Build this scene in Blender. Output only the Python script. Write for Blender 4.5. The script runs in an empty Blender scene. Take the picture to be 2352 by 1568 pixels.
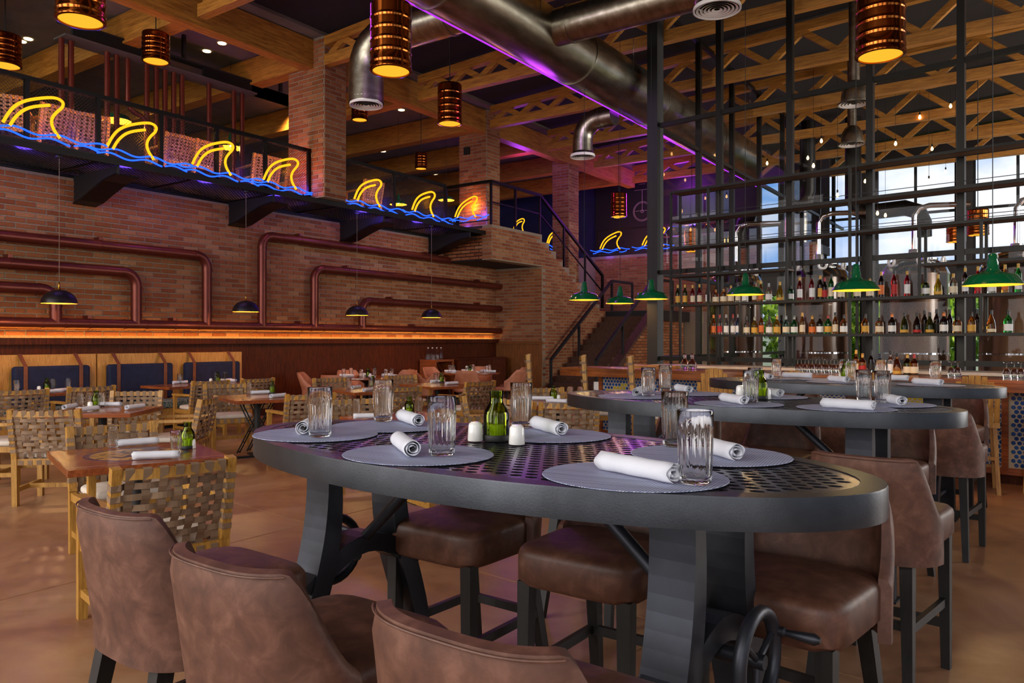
import bpy, math, random
from mathutils import Vector, Matrix
random.seed(7)
S = bpy.context.scene
COL = S.collection
PI = math.pi
# ------------------------------------------------------------------ camera
ANG = math.radians(34.9); FPX = 1761.0; EYE = 1.46; V0 = 782.0; U0 = 1176.0
sa, ca = math.sin(ANG), math.cos(ANG)
cd = bpy.data.cameras.new('camera'); cam = bpy.data.objects.new('camera', cd); COL.objects.link(cam)
cam.location = (0, 0, EYE); cam.rotation_euler = (PI/2, 0, ANG)
cd.sensor_width = 36.0; cd.sensor_fit = 'HORIZONTAL'; cd.lens = FPX/2352.0*36.0
cd.shift_y = -(784.0-V0)/2352.0; cd.clip_start = 0.02; cd.clip_end = 300
S.camera = cam
# ------------------------------------------------------------------ colour management
S.view_settings.view_transform = 'Standard'; S.view_settings.look = 'None'
S.view_settings.gamma = 1.0; S.view_settings.exposure = 0.0; S.view_settings.use_curve_mapping = False
# ------------------------------------------------------------------ world: blue sky with white clouds
W = bpy.data.worlds.new('sky'); S.world = W; W.use_nodes = True
nt = W.node_tree; nt.nodes.clear()
def wn(t, **k):
    n = nt.nodes.new(t)
    for a, b in k.items(): setattr(n, a, b)
    return n
tc = wn('ShaderNodeTexCoord'); mp = wn('ShaderNodeMapping'); mp.inputs['Scale'].default_value = (1.4, 1.4, 3.0)
nz = wn('ShaderNodeTexNoise'); nz.inputs['Scale'].default_value = 2.6; nz.inputs['Detail'].default_value = 6
cr = wn('ShaderNodeValToRGB'); cr.color_ramp.elements[0].position = 0.43; cr.color_ramp.elements[1].position = 0.60
cr.color_ramp.elements[0].color = (0.13, 0.36, 0.80, 1); cr.color_ramp.elements[1].color = (0.90, 0.93, 0.97, 1)
bg = wn('ShaderNodeBackground'); bg.inputs['Strength'].default_value = 1.15; wo = wn('ShaderNodeOutputWorld')
L = nt.links.new
L(tc.outputs['Generated'], mp.inputs['Vector']); L(mp.outputs['Vector'], nz.inputs['Vector']); L(nz.outputs['Fac'], cr.inputs['Fac'])
L(cr.outputs['Color'], bg.inputs['Color']); L(bg.outputs['Background'], wo.inputs['Surface'])
# ------------------------------------------------------------------ sun, daylight at the windows of the room, added brewery light
def sun(name, rot, power, col, ang):
    d = bpy.data.lights.new(name, 'SUN'); d.energy = power; d.color = col; d.angle = math.radians(ang)
    o = bpy.data.objects.new(name, d); COL.objects.link(o); o.rotation_euler = rot
    return o
def area(name, loc, rot, sx, sy, power, col, spread=180):
    d = bpy.data.lights.new(name, 'AREA'); d.shape = 'RECTANGLE'; d.size = sx; d.size_y = sy; d.energy = power; d.color = col
    d.spread = math.radians(spread)
    o = bpy.data.objects.new(name, d); COL.objects.link(o); o.location = loc; o.rotation_euler = rot
    return o
DAY = (1.0, 0.95, 0.89)
# tall windows in the wall behind the camera (they face +Y into the hall); one light per window opening
WINB = [(-16.2, 2.6), (-12.0, 2.6), (-7.8, 2.6), (-3.6, 2.6), (0.6, 2.6), (4.8, 2.6)]
for x, w in WINB:
    area('window_daylight', (x, -4.15, 3.8), (PI/2, 0, 0), w, 6.0, 340 if x < -3 else 150, DAY)
# windows of the right-hand wall (they face -X)
WINR = [(-1.8, 2.6), (2.2, 2.6), (6.2, 2.6)]
for y, w in WINR:
    area('window_daylight_side', (8.95, y, 3.4), (PI/2, 0, PI/2), w, 5.2, 25, DAY)
WINR_ADDED = [(13.0, 2.8), (17.4, 2.8), (21.8, 2.8)]  # unseen far openings, added with lights to brighten the trusses and tanks
for y, w in WINR_ADDED:
    area('window_daylight_far', (8.95, y, 3.4), (PI/2, 0, PI/2), w, 5.2, 600, DAY)
sun('sun', (math.radians(50), 0, math.radians(80)), 4.0, (1.0, 0.92, 0.80), 1.0)

# ------------------------------------------------------------------ pixel -> place
def dr(u, v):
    x = (u-U0)/FPX; z = (V0-v)/FPX
    return Vector((-sa+x*ca, ca+x*sa, z))
def at(d, t): return Vector((d.x*t, d.y*t, EYE+d.z*t))
def pX(u, v, X): d = dr(u, v); return at(d, X/d.x)
def pY(u, v, Y): d = dr(u, v); return at(d, Y/d.y)
def pZ(u, v, h): d = dr(u, v); return at(d, (h-EYE)/d.z)
def pT(u, v, t): return at(dr(u, v), t)
RN = Vector((math.sin(math.radians(7)), math.cos(math.radians(7)), 0)); RE = Vector((RN.y, -RN.x, 0))   # bar axes
def pR(u, v, off): d = dr(u, v); return at(d, off/(d.x*RN.x+d.y*RN.y))
def bar_pt(s, n, z): return Vector((RE.x*s+RN.x*n, RE.y*s+RN.y*n, z))
def sR(u, off): p = pR(u, V0, off); return p.x*RE.x+p.y*RE.y
RANG = -math.radians(7)

# ------------------------------------------------------------------ mesh helper
class MB:
    def __init__(s): s.v = []; s.f = []; s.sm = []; s.mi = []; s.cur = 0
    def add(s, vs, fs, smooth=False):
        b = len(s.v); s.v += [tuple(x) for x in vs]
        for q in fs: s.f.append([i+b for i in q]); s.sm.append(smooth); s.mi.append(s.cur)
        return s
    def box(s, c, d, rz=0.0):
        hx, hy, hz = d[0]/2, d[1]/2, d[2]/2; co, si = math.cos(rz), math.sin(rz); vs = []
        for z in (-hz, hz):
            for x, y in ((-hx, -hy), (hx, -hy), (hx, hy), (-hx, hy)):
                vs.append((c[0]+x*co-y*si, c[1]+x*si+y*co, c[2]+z))
        return s.add(vs, [(3, 2, 1, 0), (4, 5, 6, 7), (0, 1, 5, 4), (1, 2, 6, 5), (2, 3, 7, 6), (3, 0, 4, 7)])
    def ab(s, a, b):
        return s.box([(a[i]+b[i])/2 for i in range(3)], [abs(b[i]-a[i]) for i in range(3)])
    def bar(s, p, q, w, h, up=(0, 0, 1), w2=None, h2=None):
        p = Vector(p); q = Vector(q); d = (q-p).normalized(); up = Vector(up)
        if abs(d.dot(up)) > 0.98: up = Vector((0, 1, 0))
        x = d.cross(up).normalized(); y = x.cross(d).normalized(); vs = []
        for o, ww, hh in ((p, w, h), (q, w2 or w, h2 or h)):
            for a, b in ((-1, -1), (1, -1), (1, 1), (-1, 1)): vs.append(o+x*(a*ww/2)+y*(b*hh/2))
        return s.add(vs, [(0, 1, 2, 3), (7, 6, 5, 4), (0, 4, 5, 1), (1, 5, 6, 2), (2, 6, 7, 3), (3, 7, 4, 0)])
    def cyl(s, p, q, r, r2=None, n=14, caps=True):
        p = Vector(p); q = Vector(q); d = (q-p).normalized(); r2 = r if r2 is None else r2
        up = Vector((0, 0, 1)) if abs(d.z) < 0.9 else Vector((0, 1, 0))
        x = d.cross(up).normalized(); y = d.cross(x).normalized(); vs = []
        for o, rr in ((p, r), (q, r2)):
            for i in range(n):
                a = 2*PI*i/n; vs.append(o+x*(rr*math.cos(a))+y*(rr*math.sin(a)))
        s.add(vs, [(i, (i+1) % n, n+(i+1) % n, n+i) for i in range(n)], True)
        if caps:
            b = len(s.v)-2*n
            s.f.append([b+n-1-i for i in range(n)]); s.sm.append(False); s.mi.append(s.cur)
            s.f.append([b+n+i for i in range(n)]); s.sm.append(False); s.mi.append(s.cur)
        return s
    def tube(s, pts, r, n=8, closed=False, caps=True, radii=None):
        P = [Vector(p) for p in pts]; m = len(P); T = []
        for i in range(m):
            a = P[(i-1) % m] if closed or i > 0 else P[i]; b = P[(i+1) % m] if closed or i < m-1 else P[i]
            T.append((b-a).normalized())
        up = Vector((0, 0, 1)) if abs(T[0].z) < 0.9 else Vector((0, 1, 0))
        N = T[0].cross(up).normalized(); vs = []
        for i in range(m):
            if i > 0:
                N = (N-T[i]*N.dot(T[i]))
                N = N.normalized() if N.length > 1e-6 else T[i].orthogonal().normalized()
            B = T[i].cross(N); rr = radii[i] if radii else r
            for k in range(n):
                a = 2*PI*k/n; vs.append(P[i]+N*(rr*math.cos(a))+B*(rr*math.sin(a)))
        fs = []
        for i in range(m if closed else m-1):
            j = (i+1) % m
            for k in range(n): fs.append((i*n+k, i*n+(k+1) % n, j*n+(k+1) % n, j*n+k))
        b = len(s.v); s.add(vs, fs, True)
        if caps and not closed:
            s.f.append([b+n-1-k for k in range(n)]); s.sm.append(False); s.mi.append(s.cur)
            s.f.append([b+(m-1)*n+k for k in range(n)]); s.sm.append(False); s.mi.append(s.cur)
        return s
    def sweep(s, pts, w, h, up=(1, 0, 0)):
        """rectangular bar along a path lying in a plane with normal up: w along up, h in the plane"""
        P = [Vector(p) for p in pts]; U = Vector(up); m = len(P); vs = []; fs = []
        for i in range(m):
            t = (P[min(i+1, m-1)]-P[max(i-1, 0)]).normalized(); nn = U.cross(t).normalized()
            hh = h[i] if isinstance(h, (list, tuple)) else h
            for a, b in ((-1, -1), (1, -1), (1, 1), (-1, 1)): vs.append(P[i]+U*(a*w/2)+nn*(b*hh/2))
        for i in range(m-1):
            for k in range(4): fs.append((i*4+k, i*4+(k+1) % 4, i*4+4+(k+1) % 4, i*4+4+k))
        fs += [(3, 2, 1, 0), tuple((m-1)*4+k for k in range(4))]
        return s.add(vs, fs)
    def lathe(s, prof, c=(0, 0, 0), n=24, smooth=True, flute=None, caps=True):
        vs = []; fs = []; m = len(prof)
        for i, (r, z) in enumerate(prof):
            for k in range(n):
                a = 2*PI*k/n; rr = r
                if flute: rr = r*(1.0+flute(i, k))
                vs.append((c[0]+rr*math.cos(a), c[1]+rr*math.sin(a), c[2]+z))
        for i in range(m-1):
            for k in range(n): fs.append((i*n+k, i*n+(k+1) % n, (i+1)*n+(k+1) % n, (i+1)*n+k))
        b = len(s.v); s.add(vs, fs, smooth)
        for i, rev in ((0, True), (m-1, False)):
            if caps and prof[i][0] > 1e-5:
                q = [b+i*n+k for k in range(n)]
                s.f.append(q[::-1] if rev else q); s.sm.append(False); s.mi.append(s.cur)
        return s
    def prism(s, poly, fn, a, b):
        """extrude 2-D polygon; fn(x, y, t) -> point, t = a or b"""
        n = len(poly); vs = [fn(x, y, a) for x, y in poly]+[fn(x, y, b) for x, y in poly]
        fs = [tuple(range(n))[::-1], tuple(range(n, 2*n))]+[(i, (i+1) % n, n+(i+1) % n, n+i) for i in range(n)]
        return s.add(vs, fs)
    def mesh(s, name):
        me = bpy.data.meshes.new(name); me.from_pydata(s.v, [], s.f); me.update()
        me.polygons.foreach_set('use_smooth', s.sm)
        return me
def fixn(me):
    import bmesh
    b = bmesh.new(); b.from_mesh(me); bmesh.ops.recalc_face_normals(b, faces=b.faces); b.to_mesh(me); b.free()
def put(name, me, mat, parent=None, loc=None, rz=0.0):
    """link one object for a mesh (MB or existing mesh data)"""
    if isinstance(me, MB):
        k = me; me = k.mesh(name); fixn(me)
        if isinstance(mat, (list, tuple)):
            for m_ in mat: me.materials.append(m_)
            me.polygons.foreach_set('material_index', k.mi)
        else: me.materials.append(mat)
        if any(k.sm): me.set_sharp_from_angle(angle=math.radians(42))
    o = bpy.data.objects.new(name, me); COL.objects.link(o)
    if parent is not None: o.parent = parent
    if loc is not None: o.location = loc
    if rz: o.rotation_euler = (0, 0, rz)
    return o
def tag(o, label, cat, group=None):
    o['label'] = label; o['category'] = cat
    if group: o['group'] = group
    return o
def struct(o):
    o['kind'] = 'structure'; return o
def empty(name, loc=(0, 0, 0), rz=0.0):
    o = bpy.data.objects.new(name, None); COL.objects.link(o); o.location = loc; o.rotation_euler = (0, 0, rz); o.empty_display_size = 0.1
    return o
def dup(root, loc, rz=0.0, label=None, group=None):
    """copy a thing with its parts and their sub-parts"""
    def cp(o, par):
        c = o.copy(); COL.objects.link(c); c.parent = par
        for ch in list(o.children): cp(ch, c)
        return c
    r = cp(root, None); r.location = loc; r.rotation_euler = (0, 0, rz)
    if label: r['label'] = label
    if group: r['group'] = group
    return r
def bevel(o, w, seg=2):
    m = o.modifiers.new('bevel', 'BEVEL'); m.width = w; m.segments = seg; m.limit_method = 'ANGLE'; m.angle_limit = math.radians(40)
    return o
# ------------------------------------------------------------------ materials
def newmat(name):
    m = bpy.data.materials.new(name); m.use_nodes = True; nt = m.node_tree; nt.nodes.clear()
    out = nt.nodes.new('ShaderNodeOutputMaterial'); b = nt.nodes.new('ShaderNodeBsdfPrincipled')
    nt.links.new(b.outputs[0], out.inputs[0]); return m, nt, b
def c4(c): return (c[0], c[1], c[2], 1)
def hexc(h):
    r = [int(h[i:i+2], 16)/255 for i in (0, 2, 4)]
    return tuple(x/12.92 if x <= 0.04045 else ((x+0.055)/1.055)**2.4 for x in r)
def coords(nt, scale=(1, 1, 1), rnd=True, rot=(0, 0, 0)):
    t = nt.nodes.new('ShaderNodeTexCoord'); mp = nt.nodes.new('ShaderNodeMapping'); mp.inputs['Scale'].default_value = scale
    mp.inputs['Rotation'].default_value = rot
    nt.links.new(t.outputs['Object'], mp.inputs['Vector'])
    if rnd:
        oi = nt.nodes.new('ShaderNodeObjectInfo'); mm = nt.nodes.new('ShaderNodeMath'); mm.operation = 'MULTIPLY'; mm.inputs[1].default_value = 37.0
        nt.links.new(oi.outputs['Random'], mm.inputs[0]); nt.links.new(mm.outputs[0], mp.inputs['Location'])
    return mp.outputs['Vector']
def noise(nt, vec, scale, detail=4, rough=0.55, dist=0.0):
    n = nt.nodes.new('ShaderNodeTexNoise'); n.inputs['Scale'].default_value = scale; n.inputs['Detail'].default_value = detail
    n.inputs['Roughness'].default_value = rough; n.inputs['Distortion'].default_value = dist
    nt.links.new(vec, n.inputs['Vector']); return n.outputs['Fac']
def ramp(nt, fac, stops):
    r = nt.nodes.new('ShaderNodeValToRGB'); e = r.color_ramp.elements
    e[0].position, e[0].color = stops[0][0], c4(stops[0][1]); e[1].position, e[1].color = stops[-1][0], c4(stops[-1][1])
    for p, c in stops[1:-1]:
        k = e.new(p); k.color = c4(c)
    nt.links.new(fac, r.inputs['Fac']); return r.outputs['Color']
def bump(nt, b, fac, strength, dist=0.02):
    n = nt.nodes.new('ShaderNodeBump'); n.inputs['Strength'].default_value = strength; n.inputs['Distance'].default_value = dist
    nt.links.new(fac, n.inputs['Height']); nt.links.new(n.outputs['Normal'], b.inputs['Normal'])
def plain(name, col, rough=0.5, metal=0.0, spec=0.5, coat=0.0):
    m, nt, b = newmat(name); b.inputs['Base Color'].default_value = c4(col); b.inputs['Roughness'].default_value = rough
    b.inputs['Metallic'].default_value = metal; b.inputs['Specular IOR Level'].default_value = spec; b.inputs['Coat Weight'].default_value = coat
    return m
def mottle(name, stops, scale=6, rough=0.5, metal=0.0, stretch=(1, 1, 1), bmp=0.0, bscale=60, detail=5, coat=0.0, dist=0.0, bdist=0.01):
    m, nt, b = newmat(name); v = coords(nt, stretch); f = noise(nt, v, scale, detail, 0.6, dist)
    nt.links.new(ramp(nt, f, stops), b.inputs['Base Color'])
    b.inputs['Roughness'].default_value = rough; b.inputs['Metallic'].default_value = metal; b.inputs['Coat Weight'].default_value = coat
    if bmp: bump(nt, b, noise(nt, v, bscale, 3), bmp, bdist)
    return m
def wood(name, c1, c2, axis='x', rough=0.45, scale=1.0, coat=0.0):
    st = {'x': (1.2, 14, 14), 'y': (14, 1.2, 14), 'z': (14, 14, 1.2)}[axis]
    m, nt, b = newmat(name); v = coords(nt, tuple(q*scale for q in st)); f = noise(nt, v, 2.2, 6, 0.65, 0.6)
    mid = tuple((p+q)/2 for p, q in zip(c1, c2))
    nt.links.new(ramp(nt, f, [(0.30, c1), (0.5, mid), (0.70, c2)]), b.inputs['Base Color'])
    b.inputs['Roughness'].default_value = rough; b.inputs['Coat Weight'].default_value = coat
    bump(nt, b, f, 0.08, 0.005)
    return m
def emit(name, col, strength):
    m = bpy.data.materials.new(name); m.use_nodes = True; nt = m.node_tree; nt.nodes.clear()
    o = nt.nodes.new('ShaderNodeOutputMaterial'); e = nt.nodes.new('ShaderNodeEmission'); e.inputs[0].default_value = c4(col); e.inputs[1].default_value = strength
    nt.links.new(e.outputs[0], o.inputs[0]); return m
def glassy(name, col=(1, 1, 1), rough=0.0, ior=1.45):
    m, nt, b = newmat(name); b.inputs['Base Color'].default_value = c4(col); b.inputs['Transmission Weight'].default_value = 1.0
    b.inputs['Roughness'].default_value = rough; b.inputs['IOR'].default_value = ior
    return m
def pane(name, col=(1, 1, 1), refl=1.5):
    """thin sheet of glass: see-through with a Fresnel reflection"""
    m = bpy.data.materials.new(name); m.use_nodes = True; nt = m.node_tree; nt.nodes.clear()
    o = nt.nodes.new('ShaderNodeOutputMaterial'); mx = nt.nodes.new('ShaderNodeMixShader'); t = nt.nodes.new('ShaderNodeBsdfTransparent')
    g = nt.nodes.new('ShaderNodeBsdfGlossy'); g.inputs['Roughness'].default_value = 0.0; t.inputs[0].default_value = c4(col)
    f = nt.nodes.new('ShaderNodeFresnel'); f.inputs['IOR'].default_value = refl
    nt.links.new(f.outputs[0], mx.inputs[0]); nt.links.new(t.outputs[0], mx.inputs[1]); nt.links.new(g.outputs[0], mx.inputs[2]); nt.links.new(mx.outputs[0], o.inputs[0])
    return m
def brickmat(name, stops, soft=0.35):
    """brick colour varies brick by brick: per-object random number, or a per-face number in joined masonry"""
    m, nt, b = newmat(name)
    at_ = nt.nodes.new('ShaderNodeAttribute'); at_.attribute_name = 'rnd'; oi = nt.nodes.new('ShaderNodeObjectInfo')
    ad = nt.nodes.new('ShaderNodeMath'); ad.operation = 'ADD'; fr = nt.nodes.new('ShaderNodeMath'); fr.operation = 'FRACT'
    nt.links.new(at_.outputs['Fac'], ad.inputs[0]); nt.links.new(oi.outputs['Random'], ad.inputs[1]); nt.links.new(ad.outputs[0], fr.inputs[0])
    v = coords(nt, (1, 1, 1)); n1 = noise(nt, v, 22, 5, 0.65); n2 = noise(nt, v, 6, 3)
    mx = nt.nodes.new('ShaderNodeMath'); mx.operation = 'MULTIPLY_ADD'; mx.inputs[1].default_value = soft
    nt.links.new(n1, mx.inputs[0]); nt.links.new(fr.outputs[0], mx.inputs[2])
    sc = nt.nodes.new('ShaderNodeMath'); sc.operation = 'DIVIDE'; sc.inputs[1].default_value = 1.0+soft*0.75; nt.links.new(mx.outputs[0], sc.inputs[0])
    nt.links.new(ramp(nt, sc.outputs[0], stops), b.inputs['Base Color'])
    b.inputs['Roughness'].default_value = 0.85; b.inputs['Specular IOR Level'].default_value = 0.25
    bump(nt, b, n1, 0.5, 0.012)
    return m
MAT = {}
MAT['brick'] = brickmat('brick_clay', [(0.02, hexc('5a2e1a')), (0.2, hexc('7f4627')), (0.5, hexc('8e5431')), (0.8, hexc('9b633d')), (1.0, hexc('a67c56'))], 0.5)
MAT['mortar'] = mottle('brick_mortar', [(0.3, hexc('7f6d59')), (0.7, hexc('9a8770'))], 30, 0.95, bmp=0.6, bscale=90)
MAT['oak'] = wood('oak_timber', hexc('7e4a14'), hexc('c48632'), 'x', 0.5)
MAT['oak_y'] = wood('oak_timber_lengthwise', hexc('7e4a14'), hexc('c48632'), 'y', 0.5)
MAT['oak_z'] = wood('oak_timber_upright', hexc('8a5418'), hexc('d09a48'), 'z', 0.5)
MAT['panel_oak'] = wood('oak_panel', hexc('a86c28'), hexc('d9a24e'), 'z', 0.5, 2.0)
MAT['dark_wood'] = wood('dark_stained_panel', hexc('2e1008'), hexc('5e2a11'), 'z', 0.5, 1.5)
MAT['dark_wood'].node_tree.nodes['Principled BSDF'].inputs['Specular IOR Level'].default_value = 0.15
MAT['walnut'] = wood('reddish_table_wood', hexc('6d3117'), hexc('9c5429'), 'x', 0.25, 1.0, 0.3)
MAT['walnut_y'] = wood('reddish_counter_wood', hexc('5d2a10'), hexc('a45d28'), 'x', 0.25, 0.6, 0.3)
MAT['ash'] = wood('ash_chair_wood', hexc('8e5f22'), hexc('c79545'), 'z', 0.42, 2.5)
MAT['strap'] = mottle('webbing_strap', [(0.35, hexc('725843')), (0.65, hexc('94785c'))], 3, 0.8, bmp=0.25, bscale=400, bdist=0.002)
MAT['strap2'] = mottle('webbing_strap_light', [(0.35, hexc('8d7a60')), (0.65, hexc('b3a184'))], 3, 0.8, bmp=0.25, bscale=400, bdist=0.002)
MAT['cushion'] = mottle('cream_cushion', [(0.3, hexc('cdbfae')), (0.7, hexc('e4d8ca'))], 8, 0.9, bmp=0.2, bscale=300, bdist=0.002)
MAT['leather'] = mottle('brown_leather', [(0.32, hexc('4e3024')), (0.5, hexc('613e2f')), (0.68, hexc('775141'))], 16, 0.55, bmp=0.12, bscale=160, detail=10, dist=0.4, bdist=0.003)
MAT['leather_seat'] = mottle('brown_leather_seat', [(0.32, hexc('4a2c20')), (0.5, hexc('5a3829')), (0.68, hexc('6f4a39'))], 16, 0.5, bmp=0.12, bscale=160, detail=10, dist=0.4, bdist=0.003)
MAT['tan'] = mottle('tan_leather', [(0.3, hexc('8f563a')), (0.7, hexc('b5775a'))], 6, 0.5)
MAT['tan_strap'] = mottle('leather_strap', [(0.3, hexc('5b2d13')), (0.7, hexc('7d431d'))], 6, 0.5)
MAT['black_wood'] = wood('black_stained_wood', hexc('0b0908'), hexc('1e1a17'), 'z', 0.5, 2.0)
MAT['black'] = plain('black_steel', hexc('17140f'), 0.42, 0.6)
MAT['blacksoft'] = plain('black_paint', hexc('0f0d0c'), 0.6)
MAT['ironrim'] = mottle('graphite_table_iron', [(0.3, hexc('303236')), (0.7, hexc('424449'))], 5, 0.38, 0.75, bmp=0.05, bscale=200)
MAT['ironplate'] = mottle('graphite_table_plate', [(0.3, hexc('2c2b30')), (0.7, hexc('3f3c42'))], 5, 0.27, 0.8)
MAT['ironleg'] = mottle('graphite_leg_iron', [(0.3, hexc('2c2d31')), (0.7, hexc('40424a'))], 4, 0.42, 0.7)
MAT['copper'] = mottle('copper_drum', [(0.3, hexc('7c3c12')), (0.7, hexc('b7662a'))], 3, 0.16, 1.0)
MAT['pipe'] = mottle('painted_copper_pipe', [(0.3, hexc('642b1f')), (0.7, hexc('733628'))], 1.5, 0.36, 0.6)
MAT['duct'] = mottle('galvanised_duct', [(0.25, hexc('7a7263')), (0.5, hexc('979080')), (0.75, hexc('b7b1a3'))], 9, 0.30, 1.0, (1, .25, 1), detail=8)
MAT['white'] = plain('white_ceramic', hexc('efece6'), 0.2, 0, 0.5, 0.4)
MAT['whiteplastic'] = plain('white_plastic', hexc('e8e4dd'), 0.4)
MAT['napkin'] = mottle('white_linen', [(0.3, hexc('cfcfd6')), (0.7, hexc('dfdfe6'))], 4, 0.9, bmp=0.25, bscale=500, bdist=0.001)
MAT['brass'] = plain('brass', hexc('c79a3a'), 0.25, 1.0)
MAT['ceil'] = mottle('dark_ceiling_paint', [(0.3, hexc('120e0e')), (0.7, hexc('1b1615'))], 2, 0.9)
MAT['ceil_mezz'] = mottle('grey_ceiling_paint', [(0.3, hexc('625a50')), (0.7, hexc('776d62'))], 2, 0.9)
MAT['lampglow'] = emit('amber_lamp_diffuser', (1.0, 0.50, 0.03), 1.1)
MAT['bulb'] = emit('warm_bulb', (1.0, 0.55, 0.18), 12)
MAT['downlight'] = emit('downlight_lens', (1.0, 0.62, 0.28), 6)
MAT['neon_y'] = emit('yellow_neon', (1.0, 0.42, 0.01), 1.7)
MAT['neon_b'] = emit('blue_neon', (0.010, 0.065, 1.0), 3.4)
MAT['led'] = emit('amber_led_strip', (1.0, 0.46, 0.06), 26)
MAT['led_p'] = emit('violet_led_strip', (0.40, 0.03, 1.0), 1.6)  # emissive colour for the violet reflection on the duct metal
MAT['green_enamel'] = plain('green_enamel', hexc('0b5a35'), 0.12, 0, 0.5, 0.6)
MAT['amber_enamel'] = plain('amber_lamp_inside', hexc('e8a63a'), 0.3)
MAT['glass'] = glassy('clear_glass', (0.99, 0.985, 0.975), 0.0, 1.33)
MAT['glass_green'] = pane('green_glass', (0.66, 0.76, 0.10), 1.35)
MAT['pane'] = pane('window_pane', (1, 1, 1), 1.22)
MAT['steel'] = mottle('polished_steel', [(0.3, hexc('8b8a88')), (0.7, hexc('b3b1ad'))], 2, 0.16, 1.0, (1, 1, .1))
MAT['chrome'] = plain('chrome', hexc('c9c9cc'), 0.08, 1.0)
MAT['navy'] = mottle('navy_upholstery', [(0.3, hexc('0a1230')), (0.7, hexc('141f45'))], 10, 0.85, bmp=0.3, bscale=300, bdist=0.002)
MAT['candle'] = plain('wax', hexc('d9d28c'), 0.5)
MAT['concrete_wall'] = mottle('painted_wall', [(0.3, hexc('4a4038')), (0.7, hexc('5d5148'))], 2, 0.9)
MAT['blue_wall'] = mottle('blue_painted_wall', [(0.3, hexc('10163a')), (0.7, hexc('1b2450'))], 1.5, 0.8)
MAT['chalk_black'] = plain('chalkboard_black', hexc('0d0b0b'), 0.7)
MAT['chalk'] = plain('chalk_line', hexc('9c9088'), 0.9)
MAT['leaf'] = mottle('sunlit_leaves', [(0.3, hexc('4e7d12')), (0.5, hexc('86b521')), (0.7, hexc('c3dc3a'))], 3, 0.6)
MAT['bark'] = plain('bark', hexc('4a3423'), 0.9)
MAT['marble'] = mottle('back_bar_stone', [(0.3, hexc('b9a48d')), (0.7, hexc('d9c8b4'))], 4, 0.3)
MAT['teal_pattern'] = None
def floor_material():
    m, nt, b = newmat('stained_concrete')
    v = coords(nt, (1, 1, 1), False)
    a = noise(nt, v, 0.9, 7, 0.62, 0.8); c = noise(nt, v, 7.0, 6, 0.6)
    mx = nt.nodes.new('ShaderNodeMath'); mx.operation = 'MULTIPLY_ADD'; mx.inputs[1].default_value = 0.30
    nt.links.new(c, mx.inputs[0]); nt.links.new(a, mx.inputs[2])
    nt.links.new(ramp(nt, mx.outputs[0], [(0.42, hexc('7a4f38')), (0.62, hexc('9c6f50')), (0.85, hexc('b58d6a'))]), b.inputs['Base Color'])
    r = nt.nodes.new('ShaderNodeMapRange'); r.inputs['To Min'].default_value = 0.22; r.inputs['To Max'].default_value = 0.48
    nt.links.new(c, r.inputs['Value']); nt.links.new(r.outputs[0], b.inputs['Roughness'])
    bump(nt, b, c, 0.06, 0.004)
    return m
MAT['floor'] = floor_material()
MAT['joint'] = plain('floor_joint_sealant', hexc('c9b08f'), 0.8)
def mat_weave():
    """woven vinyl placemat: fine over-and-under threads, blue-grey and white"""
    m, nt, b = newmat('woven_placemat'); v = coords(nt, (1, 1, 1))
    w1 = nt.nodes.new('ShaderNodeTexWave'); w1.bands_direction = 'X'; w1.inputs['Scale'].default_value = 44
    w2 = nt.nodes.new('ShaderNodeTexWave'); w2.bands_direction = 'Y'; w2.inputs['Scale'].default_value = 44
    nt.links.new(v, w1.inputs['Vector']); nt.links.new(v, w2.inputs['Vector'])
    mu = nt.nodes.new('ShaderNodeMath'); mu.operation = 'MULTIPLY'; nt.links.new(w1.outputs['Fac'], mu.inputs[0]); nt.links.new(w2.outputs['Fac'], mu.inputs[1])
    st = noise(nt, coords(nt, (2, 60, 1)), 1.6, 3)
    col = ramp(nt, st, [(0.35, hexc('5b6486')), (0.6, hexc('858db0'))])
    mix = nt.nodes.new('ShaderNodeMixRGB'); mix.inputs['Color2'].default_value = c4(hexc('d6dae8')); nt.links.new(mu.outputs[0], mix.inputs['Fac']); nt.links.new(col, mix.inputs['Color1'])
    nt.links.new(mix.outputs[0], b.inputs['Base Color']); b.inputs['Roughness'].default_value = 0.6; bump(nt, b, mu.outputs[0], 0.4, 0.002)
    return m
MAT['weave'] = mat_weave()
def mat_zigzag():
    m, nt, b = newmat('patterned_seat_fabric'); v = coords(nt, (1, 1, 1))
    f = noise(nt, v, 14, 2, 0.5, 2.5)
    nt.links.new(ramp(nt, f, [(0.40, hexc('123f4a')), (0.48, hexc('1d6872')), (0.52, hexc('b7b3a6')), (0.60, hexc('1b2a33'))]), b.inputs['Base Color']); b.inputs['Roughness'].default_value = 0.9
    return m
MAT['teal_pattern'] = mat_zigzag()
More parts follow.
